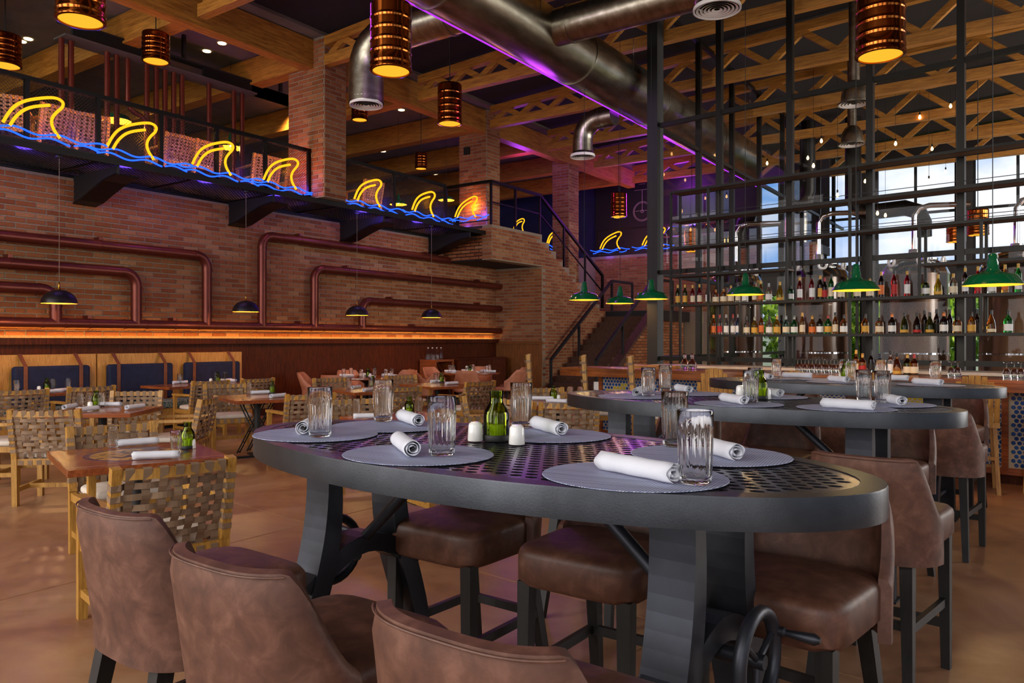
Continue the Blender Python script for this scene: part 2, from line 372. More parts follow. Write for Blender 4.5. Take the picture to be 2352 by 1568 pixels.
# ------------------------------------------------------------------ masonry
XW = -12.6; XP = -11.07; LEDGE = 1.53; MZ = 4.15
def proj(p):
    X = p.x*ca+p.y*sa; Z = -p.x*sa+p.y*ca
    if Z < 0.3: return None
    return U0+FPX*X/Z, V0-FPX*(p.z-EYE)/Z, Z
BRK = {}
def brick_mesh(l, h, d):
    k = (round(l, 3), round(h, 3), round(d, 3))
    if k not in BRK:
        b = 0.006
        m = MB(); vs = []
        for y, e in ((d/2, 0), (-d/2+b, 0), (-d/2, b)):
            for x, z in ((-1, -1), (1, -1), (1, 1), (-1, 1)): vs.append((x*(l/2-e), y, z*(h/2-e)))
        fs = [(8, 9, 10, 11)]
        for a in (0, 4):
            for i in range(4): fs.append((a+i, a+(i+1) % 4, a+4+(i+1) % 4, a+4+i))
        m.add(vs, fs); me = m.mesh('brick'); fixn(me)
        # the open back lies inside the mortar; flip if recalc chose inward
        if me.polygons[0].normal.y > 0: me.flip_normals()
        me.materials.append(MAT['brick']); BRK[k] = me
    return BRK[k]
def masonry(parent, faces, nind=300, course=0.0845, blen=0.285):
    """faces: list of (origin, along, outward normal, length, z0, z1, mask); the bricks that show largest are single objects"""
    items = []
    g = 0.019
    for org, ex, nrm, ln, z0, z1, mask in faces:
        org = Vector(org); ex = Vector(ex).normalized(); nrm = Vector(nrm).normalized()
        rows = int((z1-z0)/course+1e-4)
        for r in range(rows):
            zc = z0+(r+0.5)*course; s = -blen/2 if (r % 2) else 0.0
            while s < ln-0.03:
                a, b = max(0.0, s), min(ln, s+blen); s += blen
                if b-a < 0.06: continue
                if mask and not mask(a, b, zc-course/2, zc+course/2): continue
                c = org+ex*((a+b)/2)+Vector((0, 0, zc)); pr = proj(c); show = 0
                if pr and -40 < pr[0] < 2392 and -20 < pr[1] < 1600: show = (b-a)/pr[2]*abs(nrm.dot(c.normalized()))+0.002/pr[2]
                items.append((show, c, b-a-g, ex, nrm, random.uniform(-0.004, 0.005), random.uniform(-.006, .006)))
    items.sort(key=lambda t: -t[0])
    M = MB(); rn = []
    for i, (sh, c, l, ex, nrm, jit, tilt) in enumerate(items):
        h = course-g; d = 0.045
        pos = c+nrm*(0.012+jit-d/2); rot = Matrix((ex, -nrm, Vector((0, 0, 1)))).transposed()   # local -y is outward
        if i < nind:
            o = bpy.data.objects.new('brick', brick_mesh(l, h, d)); COL.objects.link(o); o.parent = parent
            o.matrix_local = Matrix.Translation(pos) @ (rot @ Matrix.Rotation(tilt, 3, 'Y')).to_4x4()
        else:
            n0 = len(M.f); vs = []
            for y in (d/2, -d/2):
                for x, z in ((-1, -1), (1, -1), (1, 1), (-1, 1)): vs.append(pos+rot @ Vector((x*l/2, y, z*h/2)))
            M.add(vs, [(4, 5, 6, 7), (0, 1, 5, 4), (1, 2, 6, 5), (2, 3, 7, 6), (3, 0, 4, 7)])
            rn += [random.random()]*5
    if M.f:
        me = M.mesh('brickwork'); fixn(me); me.materials.append(MAT['brick'])
        at_ = me.attributes.new('rnd', 'FLOAT', 'FACE'); at_.data.foreach_set('value', rn)
        o = put('brickwork', me, None, parent); o['kind'] = 'stuff'

# ------------------------------------------------------------------ floor
fl = struct(put('floor', MB().ab((-20, -7.2, -0.12), (9, 27.5, -0.004)), MAT['joint']))
def slab(x0, x1, c0, c1):
    k = -RE.y/RE.x*-1   # slope of the cross joints
    y = lambda x, c: c+k*(x+1.58)
    m = MB(); vs = []
    for z in (-0.08, 0.0):
        for x, c in ((x0, c0), (x1, c0), (x1, c1), (x0, c1)): vs.append((x, min(max(y(x, c), -7.2), 27.5), z))
    m.add(vs, [(3, 2, 1, 0), (4, 5, 6, 7), (0, 1, 5, 4), (1, 2, 6, 5), (2, 3, 7, 6), (3, 0, 4, 7)])
    return put('floor_slab', m, MAT['floor'], fl)
gx = [-20]+[-1.58+3.25*i for i in range(-5, 4)]+[9]
gy = [3.69+3.25*i for i in range(-5, 9)]
for i in range(len(gx)-1):
    for j in range(len(gy)-1):
        if gy[j] < -13 or gx[i+1]-gx[i] < 0.05: continue
        slab(gx[i]+0.005, gx[i+1]-0.005, gy[j]+0.005, gy[j+1]-0.005)

# ------------------------------------------------------------------ left brick wall with ledge and wainscot
wl = struct(put('wall_left', MB().ab((XW-0.3, -7.2, 0), (XW, 17.27, 4.02)), MAT['mortar']))
masonry(wl, [((XW, 1.0, 0), (0, 1, 0), (1, 0, 0), 16.27, LEDGE, 4.02, None)])
wains = struct(put('trim_1', MB().ab((XW, 8.95, 0), (XW+0.05, 17.22, 1.40)), MAT['dark_wood']))
wains2 = struct(put('trim_2', MB().ab((XW, -7.2, 1.22), (XW+0.05, 8.95, 1.40)), MAT['dark_wood']))
# brick-fronted ledge with amber light strip
cap = struct(put('trim_3', MB().ab((XW, -7.2, 1.40), (XW+0.16, 17.22, 1.455)).ab((XW+0.135, -7.2, 1.455), (XW+0.16, 17.22, 1.50)), MAT['dark_wood']))
led = put('light_strip', MB().ab((XW+0.085, 1.0, 1.458), (XW+0.115, 17.1, 1.472)), MAT['led'], cap)
# return wall, stair side wall and landing
rw = struct(put('wall_return', MB().ab((XW, 17.27, 0), (XP-0.3, 17.6, 3.44)), MAT['mortar']))
masonry(rw, [((XW, 17.27, 0), (1, 0, 0), (0, -1, 0), XP-XW, 1.45, 3.42, None)], 120)
rp = struct(put('trim_4', MB().ab((XW+0.05, 17.22, 0), (XP+0.01, 17.268, 1.36)).ab((XW+0.05, 17.19, 1.36), (XP+0.04, 17.268, 1.45)), MAT['panel_oak']))
rp.data.materials[0] = wood('stained_wall_panel', hexc('5c3312'), hexc('8b5524'), 'z', 0.45, 1.2)
NST = 10; Y0S, Y1S, Z0S, Z1S = 17.27, 20.84, MZ+0.14, 2.35
def stair_top(y):
    if y < Y0S: return Z0S
    k = int((y-Y0S)/((Y1S-Y0S)/NST)); return Z0S-(k+1)*(Z0S-Z1S)/NST if k < NST else Z1S
poly = [(15.02, 3.44), (17.27, 3.44), (17.27, 0), (23.0, 0), (23.0, Z1S), (Y1S, Z1S)]
rr = (Y1S-Y0S)/NST; hh = (Z0S-Z1S)/NST
for k in range(NST-1, -1, -1):
    poly += [(Y0S+(k+1)*rr, Z0S-(k+1)*hh), (Y0S+k*rr, Z0S-(k+1)*hh)]
poly += [(Y0S, Z0S), (15.02, Z0S)]
ws = struct(put('wall_stair', MB().prism(poly, lambda y, z, t: (t, y, z), XP-0.3, XP), MAT['mortar']))
def smask(a, b, z0, z1):
    ya, yb = 15.02+a, 15.02+b
    if z0 < 3.43 and ya < 17.25: return False
    return z1 <= min(stair_top(ya), stair_top(yb))+0.02
masonry(ws, [((XP, 15.02, 0), (0, 1, 0), (1, 0, 0), 7.98, 0.0, 4.30, smask), ((XW, 15.02, 0), (1, 0, 0), (0, -1, 0), XP-XW, 3.46, 4.28, None)], 260)
ld = struct(put('floor_landing', MB().ab((XW-1.0, 15.04, 3.44), (XP-0.3, 17.27, Z0S)), MAT['blacksoft']))
# staircase: upper flight to the mezzanine, platform, lower flight
st = tag(empty('staircase', (XP-0.3, 19.0, 0)), 'brick-sided staircase with black steps climbing to the mezzanine landing', 'staircase')
st_o = Vector((XP-0.3, 19.0, 0))
for k in range(NST):
    z = Z0S-(k+1)*hh
    m = MB().ab((XW-0.9, Y0S+k*rr, z-hh), (XP-0.02, Y0S+(k+1)*rr+0.03, z))
    o = put('step', m, MAT['blacksoft'], st); o.location = -st_o
o = put('platform', MB().ab((XW-0.9, Y1S, Z1S-0.3), (-9.2, 22.93, Z1S)), MAT['blacksoft'], st); o.location = -st_o
for k in range(13):
    z = Z1S-(k+1)*Z1S/14
    m = MB().ab((XP+0.12, Y1S-(k+1)*0.28, z-0.18), (-9.66, Y1S-k*0.28+0.03, z))
    o = put('step', m, mottle('brown_stair_stone', [(.3, hexc('3f281c')), (.7, hexc('5a3a28'))], 20, .9) if k == 0 else MLS, st); MLS = o.data.materials[0]; o.location = -st_o
wsl = struct(put('wall_stair_lower', MB().prism([(17.2, 0), (22.9, 0), (22.9, Z1S), (Y1S, Z1S)], lambda y, z, t: (t, y, z), -9.66, -9.40), MLS))
masonry(wsl, [((-9.40, 17.2, 0), (0, 1, 0), (1, 0, 0), 5.7, 0.0, Z1S, lambda a, b, z0, z1: z1 <= Z1S*min(1.0, a/(Y1S-17.2)))], 150)
# far brick parapet below the upper stage
wf = struct(put('wall_far', MB().ab((XW-8, 23.0, 0), (-5.4, 23.3, 4.30)), MAT['mortar']))
masonry(wf, [((XW, 23.0, 0), (1, 0, 0), (0, -1, 0), 7.2, 2.36, 4.28, None)], 120)
# pillars
def pillar(x0, y0, y1, n, x1=XP, z0=MZ):
    p = struct(put('pillar_%d' % n, MB().ab((x0, y0, z0), (x1, y1, 7.16)), MAT['mortar']))
    masonry(p, [((x0, y0, 0), (1, 0, 0), (0, -1, 0), x1-x0, z0+0.01, 7.14, None), ((x1, y0, 0), (0, 1, 0), (1, 0, 0), y1-y0, z0+0.01, 7.14, None)], 290)
pillar(-12.09, 9.74, 10.28, 1); pillar(-12.20, 15.16, 15.70, 2, -11.33); pillar(-11.94, 19.2, 19.76, 3, XP-.31, 2.37)
tag(put('wall_box', MB().ab((-12.00, 15.08, 6.12), (-11.84, 15.14, 6.30)), MAT['blacksoft']), 'small black box fixed to the face of a brick pillar above the landing rail', 'wall speaker')

# ------------------------------------------------------------------ other shell walls
def window_wall(name, axis, pos, thick, a0, a1, ztop, wins, z0, z1, mat):
    """wall with window openings; axis 'y' = wall plane at y=pos running along x"""
    m = MB(); cur = a0
    def b(p, q, zz0, zz1):
        if axis == 'y': m.ab((p, pos-thick, zz0), (q, pos, zz1))
        else: m.ab((pos, p, zz0), (pos+thick, q, zz1))
    for c, w in wins:
        b(cur, c-w/2, 0, ztop); b(c-w/2, c+w/2, 0, z0); b(c-w/2, c+w/2, z1, ztop); cur = c+w/2
    b(cur, a1, 0, ztop)
    return struct(put(name, m, mat))
window_wall('wall_back', 'y', -4.0, 0.3, -20, 9, 8.4, WINB, 0.8, 6.8, MAT['concrete_wall'])
window_wall('wall_right', 'x', 8.7, 0.3, -4, 10.0, 8.4, WINR, 0.8, 6.0, MAT['concrete_wall'])
window_wall('wall_right_far', 'x', 8.7, 0.3, 10.0, 27.2, 8.4, WINR_ADDED, 0.8, 6.0, MAT['concrete_wall'])
struct(put('wall_mezzanine', MB().ab((-20.2, -7, 4.0), (-20, 27.2, 8.4)), MAT['concrete_wall']))
struct(put('wall_far_blue', MB().ab((-20, 24.6, 0), (-9.4, 24.9, 7.2)), MAT['blue_wall']))
struct(put('floor_mezzanine', MB().ab((-20, -7, 4.03), (XW, 15.02, MZ)), MAT['blacksoft']))
struct(put('floor_mezzanine_far', MB().ab((-20, 15.02, 4.03), (XW-1.0, 24.6, MZ)).ab((XW-1.0, 23.3, 4.03), (-5.4, 24.6, 4.28)), MAT['blacksoft']))
struct(put('ceiling_mezzanine', MB().ab((-20, -7, 7.16), (XP, 27.2, 7.3)), MAT['ceil_mezz']))
zc = lambda x: 7.22+0.042*(x-XP)
cm = MB(); cm.add([(XP, -7, zc(XP)), (9, -7, zc(9)), (9, 27.2, zc(9)), (XP, 27.2, zc(XP)), (XP, -7, zc(XP)+.15), (9, -7, zc(9)+.15), (9, 27.2, zc(9)+.15), (XP, 27.2, zc(XP)+.15)],
                  [(0, 1, 2, 3), (7, 6, 5, 4), (0, 4, 5, 1), (1, 5, 6, 2), (2, 6, 7, 3), (3, 7, 4, 0)])
struct(put('ceiling', cm, MAT['ceil']))

# ------------------------------------------------------------------ timber: main beam, cross beams, trusses
TY = [4.6+2.6*i for i in range(-3, 9)]
mb_ = struct(put('trim_5', MB().ab((-11.62, -7, 6.60), (-11.36, 23.5, 7.14)), MAT['oak_y']))
cbm = None
for y in TY:
    o = put('cross_beam', MB().ab((-20, y-0.15, 6.62), (-11.63, y+0.15, 7.14)), MAT['oak'])
    tag(o, 'solid honey-coloured timber beam under the grey mezzanine ceiling', 'beam', 'timber beams over the mezzanine')
def truss():
    t = empty('timber_truss'); tag(t, 'open-web timber roof truss with zigzag struts spanning the hall', 'truss', 'timber trusses under the dark roof')
    x0, x1 = XP+0.005, 8.69; zt = lambda x: 7.14+0.042*(x-XP)
    put('bottom_chord', MB().ab((x0, -0.075, 6.60), (x1, 0.075, 6.80)), MAT['oak'], t)
    m = MB(); m.add([(x, y, zt(x)-d) for x in (x0, x1) for y, d in ((-.075, .17), (.075, .17), (.075, 0), (-.075, 0))], [(3, 2, 1, 0), (4, 5, 6, 7), (0, 1, 5, 4), (1, 2, 6, 5), (2, 3, 7, 6), (3, 0, 4, 7)])
    put('top_chord', m, MAT['oak'], t)
    x = x0+0.12; up = True
    while True:
        dep = zt(x)-0.17-6.80; w = 0.20+dep*0.92
        if x+w > x1-0.05: break
        p, q = (x, 0, 6.79), (x+w, 0, zt(x+w)-0.16)
        if not up: p, q = (x, 0, zt(x)-0.16), (x+w, 0, 6.79)
        put('strut', MB().bar(p, q, 0.12, 0.075+0.05*min(dep, 1), (0, 1, 0)), MAT['oak'], t)
        x += w; up = not up
    return t
T0 = truss(); T0.location = (0, TY[0], 0)
for y in TY[1:]: dup(T0, (0, y, 0))
# ------------------------------------------------------------------ balcony: mesh deck, brackets, railing
XB = -11.45; XD = -11.30
def diamond(m, fn, s0, s1, t0, t1, pitch, r):
    """two families of slanted wires filling a strip; fn(s, t) -> point"""
    h = t1-t0; s = s0-h
    while s < s1:
        for sg in (0, 1):
            a, b = s, s+h; ta, tb = (t0, t1) if sg == 0 else (t1, t0)
            if a < s0: ta += (tb-ta)*(s0-a)/h; a = s0
            if b > s1: tb = ta+(tb-ta)*(s1-a)/(b-a); b = s1
            if b-a > 1e-3: m.bar(fn(a, ta), fn(b, tb), r, r)
        s += pitch
bal = tag(empty('balcony', (XD, 4.0, 4.1)), 'black steel balcony with mesh deck and mesh railing along the brick wall', 'balcony')
bo = Vector((XD, 4.0, 4.1))
def bpart(name, m, mat=None, stuff=False):
    o = put(name, m, mat or MAT['black'], bal); o.location = -bo
    if stuff: o['kind'] = 'stuff'
    return o
m = MB(); diamond(m, lambda s, t: (t, s, 4.09), 2.6, 15.0, XW+0.01, XD, 0.075, 0.012); bpart('mesh_deck', m, None, True)
bpart('deck_edge', MB().ab((XD, 2.6, 4.05), (XD+0.05, 15.0, 4.14)))
bpart('deck_edge', MB().ab((XW+0.02, 2.6, 4.05), (XW+0.06, 15.0, 4.12)))
for y in [2.6+1.55*i for i in range(9)]: bpart('deck_rib', MB().ab((XW+0.02, y-0.02, 4.06), (XD, y+0.02, 4.085)))
posts = [pX(u, 400, XB).y for u in (61, 225, 369, 497, 609, 709)]
posts = [posts[0]-1.3]+posts+[10.42, 12.0, 13.7]
for y in posts: bpart('post', MB().ab((XB-0.03, y-0.03, 4.14), (XB+0.03, y+0.03, 5.02)))
bpart('top_rail', MB().ab((XB-0.04, posts[0], 5.02), (XB+0.04, posts[6]+0.03, 5.08)))
bpart('top_rail', MB().ab((XB-0.04, posts[7], 5.02), (XB+0.04, posts[9], 5.08)))
bpart('bottom_rail', MB().ab((XB-0.03, posts[0], 4.16), (XB+0.03, posts[6], 4.20)))
bpart('bottom_rail', MB().ab((XB-0.03, posts[7], 4.16), (XB+0.03, posts[9], 4.20)))
for a, b in ((posts[0], posts[6]), (posts[7], posts[9])):
    m = MB(); diamond(m, lambda s, t: (XB, s, t), a, b, 4.2, 5.02, 0.05, 0.0035); bpart('mesh_infill', m, MAT['blacksoft'], True)
# cantilever brackets: tapered steel box with a curved underside
for u in (172, 527, 782, 985):
    y = pX(u, 400, XW).y
    prof = [(XW, 3.62), (XW, 4.05), (XD, 4.05), (XD, 3.93), (XD-0.35, 3.88), (XW+0.55, 3.76), (XW+0.25, 3.66)]
    bpart('bracket', MB().prism(prof, lambda x, z, t: (x, t, z), y-0.02, y+0.02)).data.materials[0] = MAT['blacksoft']
    pl = [(x, y + 0, z) for x, z in ((XW, 3.62), (XW+0.25, 3.66), (XW+0.55, 3.76), (XD-0.35, 3.88), (XD, 3.93))]
    bpart('bracket_flange', MB().sweep([Vector(p)+Vector((0, 0.14, 0)) for p in pl], 0.36, 0.025, (0, 1, 0)))
# stair and landing railing
rs = tag(empty('stair_railing', (XP, 15.0, 4.3)), 'black steel handrail on the landing and down the brick-sided upper flight', 'railing')
ro = Vector((XP, 15.0, 4.3))
def rpart(name, m, mat=None):
    o = put(name, m, mat or MAT['black'], rs); o.location = -ro; return o
XR = XP-0.06
pts = [(XW+0.04, 15.06, 5.35), (XR, 15.06, 5.35), (XR, 17.25, 5.35), (XR, 20.78, 3.45), (XR, 20.78, 2.45)]
for a, b in zip(pts, pts[1:]): rpart('handrail', MB().bar(a, b, 0.07, 0.07))
for y, z0, z1 in ((15.06, 4.29, 5.33), (16.1, 4.29, 5.33), (17.25, 4.29, 5.33), (18.5, 3.5, 4.66), (19.7, 2.95, 4.02)):
    rpart('post', MB().ab((XR-0.025, y-0.025, z0), (XR+0.025, y+0.025, z1)))
rpart('post', MB().ab((XW+0.02, 15.04, 4.29), (XW+0.07, 15.09, 5.33)))
rpart('mid_rail', MB().bar((XR, 15.06, 4.85), (XR, 17.25, 4.85), 0.03, 0.03)); rpart('mid_rail', MB().bar((XR, 17.25, 4.85), (XR, 20.78, 2.95), 0.03, 0.03))
rs2 = tag(empty('stair_railing', (-9.5, 18, 0)), 'black steel handrails of the lower flight in front of the far brick wall', 'railing')
def r2(name, m):
    o = put(name, m, MAT['blacksoft'], rs2); o.location = -Vector((-9.5, 18, 0)); return o
for X in (-9.5, XP+0.2):
    r2('handrail', MB().bar((X, 17.4, 0.95), (X, 20.9, 3.28), 0.07, 0.07)); r2('handrail', MB().bar((X, 20.9, 3.28), (X, 22.3, 3.28), 0.07, 0.07))
    for y, z0, z1 in ((17.4, 0.02, 0.95), (18.9, 1.0, 1.9), (20.9, 2.36, 3.25), (22.3, 2.36, 3.25)): r2('post', MB().ab((X-.03, y-.03, z0), (X+.03, y+.03, z1)))

# ------------------------------------------------------------------ neon shark fins on waves
FIN_O = [(20, 825), (60, 760), (110, 710), (180, 680), (270, 665), (350, 661), (398, 672), (425, 697), (418, 728), (385, 757), (357, 790), (348, 830), (365, 880), (405, 935)]
FIN_I = [(65, 850), (110, 785), (170, 740), (240, 720), (335, 712)]
o0 = pX(20/2.94, 825/2.94, XB+0.05)
def loc_prof(L): return [((p := pX(x/2.94, y/2.94, XB+0.05)).y-o0.y, p.z-o0.z) for x, y in L]
PO, PI_ = loc_prof(FIN_O), loc_prof(FIN_I)
def smooth(P, n=3):
    out = []
    for i in range(len(P)-1):
        p0, p1, p2, p3 = P[max(i-1, 0)], P[i], P[i+1], P[min(i+2, len(P)-1)]
        for k in range(n):
            t = k/n
            out.append(tuple(0.5*((2*b)+(-a+c)*t+(2*a-5*b+4*c-d)*t*t+(-a+3*b-3*c+d)*t**3) for a, b, c, d in zip(p0, p1, p2, p3)))
    return out+[P[-1]]
SO, SI = smooth(PO), smooth(PI_)
def neon_fin(org, e, k, label, wave=True, w0=-0.25, w1=None, drop=0.0):
    """org = base of the fin's left edge, e = direction along the rail, k = size"""
    e = Vector(e); org = Vector(org)
    t = tag(empty('neon_sign', org), label, 'neon sign', 'neon shark fins')
    f = lambda q: e*(q[0]*k)+Vector((0, 0, q[1]*k))
    a = put('fin_tube', MB().tube([f(q) for q in SO], 0.021*max(k, 0.8), 8), MAT['neon_y'], t)
    b = put('fin_tube', MB().tube([f(q) for q in SI], 0.021*max(k, 0.8), 8), MAT['neon_y'], t)
    if wave:
        L = (w1 if w1 is not None else 1.38)
        for j, (s0, s1, dz, ph) in enumerate(((w0, L, -0.05, 0.0), (w0+0.1, L*0.62, -0.12, 1.2), (L*0.66, L-0.1, -0.13, 2.5))):
            n = max(6, int((s1-s0)*k/0.05)); P = []
            for i in range(n+1):
                s = s0+(s1-s0)*i/n; P.append(f((s, dz+0.028*math.sin(s*11+ph))))
            put('wave_tube', MB().tube(P, 0.013*max(k, 0.8), 6), MAT['neon_b'], t)
        for lx, lz, le, lc, lo_ in ((.3, -.30, 14, (.12, .05, 1.0), .12), (.9, -.02, 16, (.12, .05, 1.0), .10), (.55, .25, 30, (1.0, .34, .03), .08)):
            d = bpy.data.lights.new('neon_light', 'POINT'); d.energy = le*k*k; d.color = lc; d.shadow_soft_size = .12
            o = bpy.data.objects.new('neon_light', d); COL.objects.link(o); o.parent = t; o.location = f((lx, lz))+Vector((-e.y, e.x, 0))*lo_
        bk = MB(); bk.bar(f((w0, -0.19)), f((L, -0.19)), 0.02, 0.03); put('back_bar', bk, MAT['blacksoft'], t)
    if drop:
        for q in (SO[0], SO[-1]): put('support_rod', MB().cyl(f(q), f(q)-Vector((0, 0, drop)), .008, n=6), MAT['blacksoft'], t)
    return t
LB = ['yellow neon shark fin over blue waves on the balcony rail before the first pillar', 'yellow neon shark fin over blue waves on the rail between first pillar and landing']
for u, v in ((7, 280), (246.6, 335), (442, 376), (605.6, 411.6)): neon_fin(pX(u, v, XB+0.05), (0, 1, 0), 1.0, LB[0])
for u, v in ((814, 456), (946.6, 481)): neon_fin(pX(u, v, XB+0.05), (0, 1, 0), 1.0, LB[1], True, -0.3, 1.5)
p = pY(1045, 498, 14.98); neon_fin(p, (1, 0, 0), 0.92, 'yellow neon shark fin over blue waves across the end of the landing', True, -0.2, 1.15)
p = pX(1180, 525, XW-0.6); neon_fin(p, (0, 1, 0), 0.75, 'yellow neon shark fin without waves behind the landing rail', False, drop=0.52)
p = pX(1256, 560, XW-0.2); neon_fin(p, (0, 1, 0), 1.0, 'yellow neon shark fin over short blue waves beside the upper stairs', True, 0.1, 1.3)
for u, v in ((1378, 571), (1475, 563)): neon_fin(pY(u, v, 22.9), (1, 0, 0), 1.05, 'yellow neon shark fin over blue waves on top of the far brick parapet', True, -0.35, 1.05, 0.25)
put_rail = tag(put('parapet_rail', MB().bar((XW, 23.2, 5.2), (-5.6, 23.2, 5.2), .05, .05).bar((XW, 23.2, 4.3), (XW, 23.2, 5.2), .05, .05).bar((-9.2, 23.2, 4.3), (-9.2, 23.2, 5.2), .05, .05).bar((-5.6, 23.2, 4.3), (-5.6, 23.2, 5.2), .05, .05), MAT['black']), 'plain black rail along the far brick parapet', 'railing')

# ------------------------------------------------------------------ black channel beam with copper pipes above the balcony
XC = -13.2
cbm = tag(empty('channel_beam', (XC, 6, 6.4)), 'black steel channel hung below the mezzanine ceiling, copper pipes ending in it', 'beam')
def cpart(name, m, mat=None):
    o = put(name, m, mat or MAT['blacksoft'], cbm); o.location = -Vector((XC, 6, 6.4)); return o
y0c, y1c = pX(136, 82, XC).y, 9.7
cpart('flange', MB().ab((XC-0.2, y0c, 6.40), (XC+0.2, y1c, 6.43)), plain('steel_flange_grey', hexc('4c463f'), 0.6)); cpart('top_flange', MB().ab((XC-0.1, y0c, 6.66), (XC+0.1, y1c, 6.69)))
for a, b in ((0.2, 1.7), (2.6, 4.6), (5.0, y1c-y0c)): cpart('web', MB().ab((XC-0.03, y0c+a, 6.43), (XC+0.03, y0c+b, 6.66)))
for y in (y0c+.3, y0c+2.2, y0c+4.4): cpart('hanger', MB().ab((XC-.03, y-.03, 6.69), (XC+.03, y+.03, 7.16)))
for u in (141, 163, 246, 268, 337, 359, 379, 399, 418, 537, 556, 480):
    y = pX(u, 150, XC).y
    tag(put('copper_pipe', MB().cyl((XC, y, MZ+0.005), (XC, y, 6.395), 0.045, n=12), MAT['pipe']), 'straight upright copper pipe rising from the mezzanine to the black channel', 'pipe', 'upright copper pipes above the balcony')
y = pX(293, 150, XC).y
P = [(XC, y, 6.395), (XC, y, 5.62), (XC, y+0.03, 5.54), (XC, y+0.12, 5.48), (XC, y+0.24, 5.45), (XC, y+0.33, 5.38), (XC, y+0.36, 5.30), (XC, y+0.36, MZ+0.005)]
tag(put('copper_pipe', MB().tube(P, 0.045, 12), MAT['pipe']), 'copper pipe with a swan-neck bend among straight ones on the mezzanine', 'pipe')

# ------------------------------------------------------------------ copper pipework on the brick wall
XPI = XW+0.16; RP = 0.085
def wp(u, v): p = pX(u, v, XPI); return p.y, p.z
def arc(c, r, a0, a1, n=7): return [(c[0]+r*math.cos(a0+(a1-a0)*i/n), c[1]+r*math.sin(a0+(a1-a0)*i/n)) for i in range(n+1)]
zbot = wp(560, 750)[1]; yend = wp(1150, 757)[0]
def pipe_thing(label, path, rings, clamps):
    t = tag(empty('wall_pipe', (XPI, path[0][0], path[0][1])), label, 'pipe'); o0 = Vector((XPI, path[0][0], path[0][1]))
    o = put('pipe_run', MB().tube([(XPI, y, z) for y, z in path], RP, 18), MAT['pipe'], t); o.location = -o0
    for y, z, d in rings:
        m = MB()
        if d == 'y': m.cyl((XPI, y-0.02, z), (XPI, y+0.02, z), RP*1.06, n=18)
        else: m.cyl((XPI, y, z-0.02), (XPI, y, z+0.02), RP*1.06, n=18)
        o = put('coupling', m, MAT['pipe'], t); o.location = -o0
    for y, z in clamps:
        o = put('clamp', MB().ab((XW, y-0.03, z+RP*0.6), (XPI+0.02, y+0.03, z+RP+0.05)).cyl((XPI, y-.012, z), (XPI, y+.012, z), RP*1.08, n=18), MAT['pipe'], t); o.location = -o0
    return t
main = [(1.2, zbot), (yend, zbot)]
pipe_thing('long copper pipe running level above the amber-lit ledge', main+[], [(y, zbot, 'y') for y in [wp(u, 750)[0] for u in (95, 150, 285, 335, 455, 492, 590, 625, 712, 740, 820, 850)]], [(wp(u, 750)[0], zbot) for u in (205, 400, 690, 950)])
def left_pipe(uv, vtop, label):
    yv = wp(uv, 700)[0]; zt = wp(uv-60, vtop)[1]; R = 0.22
    path = [(1.2, zt), (yv-R, zt)]+arc((yv-R, zt-R), R, PI/2, 0)[1:]+[(yv, zbot+0.0)]
    pipe_thing(label, path, [(yv-R-0.02, zt, 'y'), (yv, zt-R-0.03, 'z'), (yv, zbot+0.16, 'z')], [(yv-1.9, zt)])
def right_pipe(uv, vtop, uend, label):
    yv = wp(uv, 700)[0]; zt = wp(uv+60, vtop)[1]; R = 0.22; ye = wp(uend, 650)[0]
    path = [(yv, zbot), (yv, zt-R)]+arc((yv+R, zt-R), R, PI, PI/2)[1:]+[(ye, zt)]
    pipe_thing(label, path, [(yv+R+0.02, zt, 'y'), (yv, zt-R-0.03, 'z'), (yv, zbot+0.16, 'z')], [(yv+R+0.7, zt), (ye-1.0, zt)])
left_pipe(475, 582, 'highest copper pipe bending down into the ledge pipe from the side of the banquettes')
left_pipe(313, 622, 'middle copper pipe bending down between its two neighbours above the banquettes')
left_pipe(128, 662, 'lowest copper pipe bending down right above the banquettes')
right_pipe(602, 548, 1040, 'highest copper pipe rising from the ledge pipe and running towards the landing box')
right_pipe(722, 622, 1150, 'middle copper pipe rising from the ledge pipe and ending by the return wall')
right_pipe(832, 694, 1150, 'lowest copper pipe rising from the ledge pipe and ending by the return wall')

# ------------------------------------------------------------------ ventilation ducts
XDU, ZDU, RDU = -6.2, 6.0, 0.44
du = tag(empty('air_duct', (XDU, 8, ZDU)), 'large round galvanised ventilation duct with branches crossing under the trusses', 'duct')
def dpart(name, m, mat=None):
    o = put(name, m, mat or MAT['duct'], du); o.location = -Vector((XDU, 8, ZDU)); return o
ys = [-2.0, 1.5, 5.0, 7.2, 10.6, 13.4, 16.5, 19.8, 23.0]
for a, b in zip(ys, ys[1:]): dpart('duct_section', MB().cyl((XDU, a, ZDU), (XDU, b, ZDU), RDU, n=40, caps=(a == ys[0])))
for y in ys[1:]: dpart('duct_flange', MB().cyl((XDU, y-0.018, ZDU), (XDU, y+0.018, ZDU), RDU+0.014, n=40))
E1 = [(XDU, 23.0, ZDU)]+[(XDU, 23.0+0.9*math.sin(a), ZDU-0.9*(1-math.cos(a))) for a in [PI/2*i/6 for i in range(1, 7)]]+[(XDU, 23.9, 3.6)]
dpart('duct_elbow', MB().tube(E1, RDU, 32))
def diffuser(c, R, mat=None):
    g = MB(); g.lathe([(R*0.98, 0.05), (R, 0.03), (R, 0.0), (R*0.93, 0.0), (R*0.90, 0.03)], c, 40, caps=False)
    d = dpart('diffuser', g, MAT['whiteplastic'])
    for k in range(5):
        r = R*(0.87-0.16*k); h = MB(); h.lathe([(r, 0.004), (max(r-R*.105, .004), 0.016)], c, 36, caps=False); put('ring', h, MAT['whiteplastic'], d)
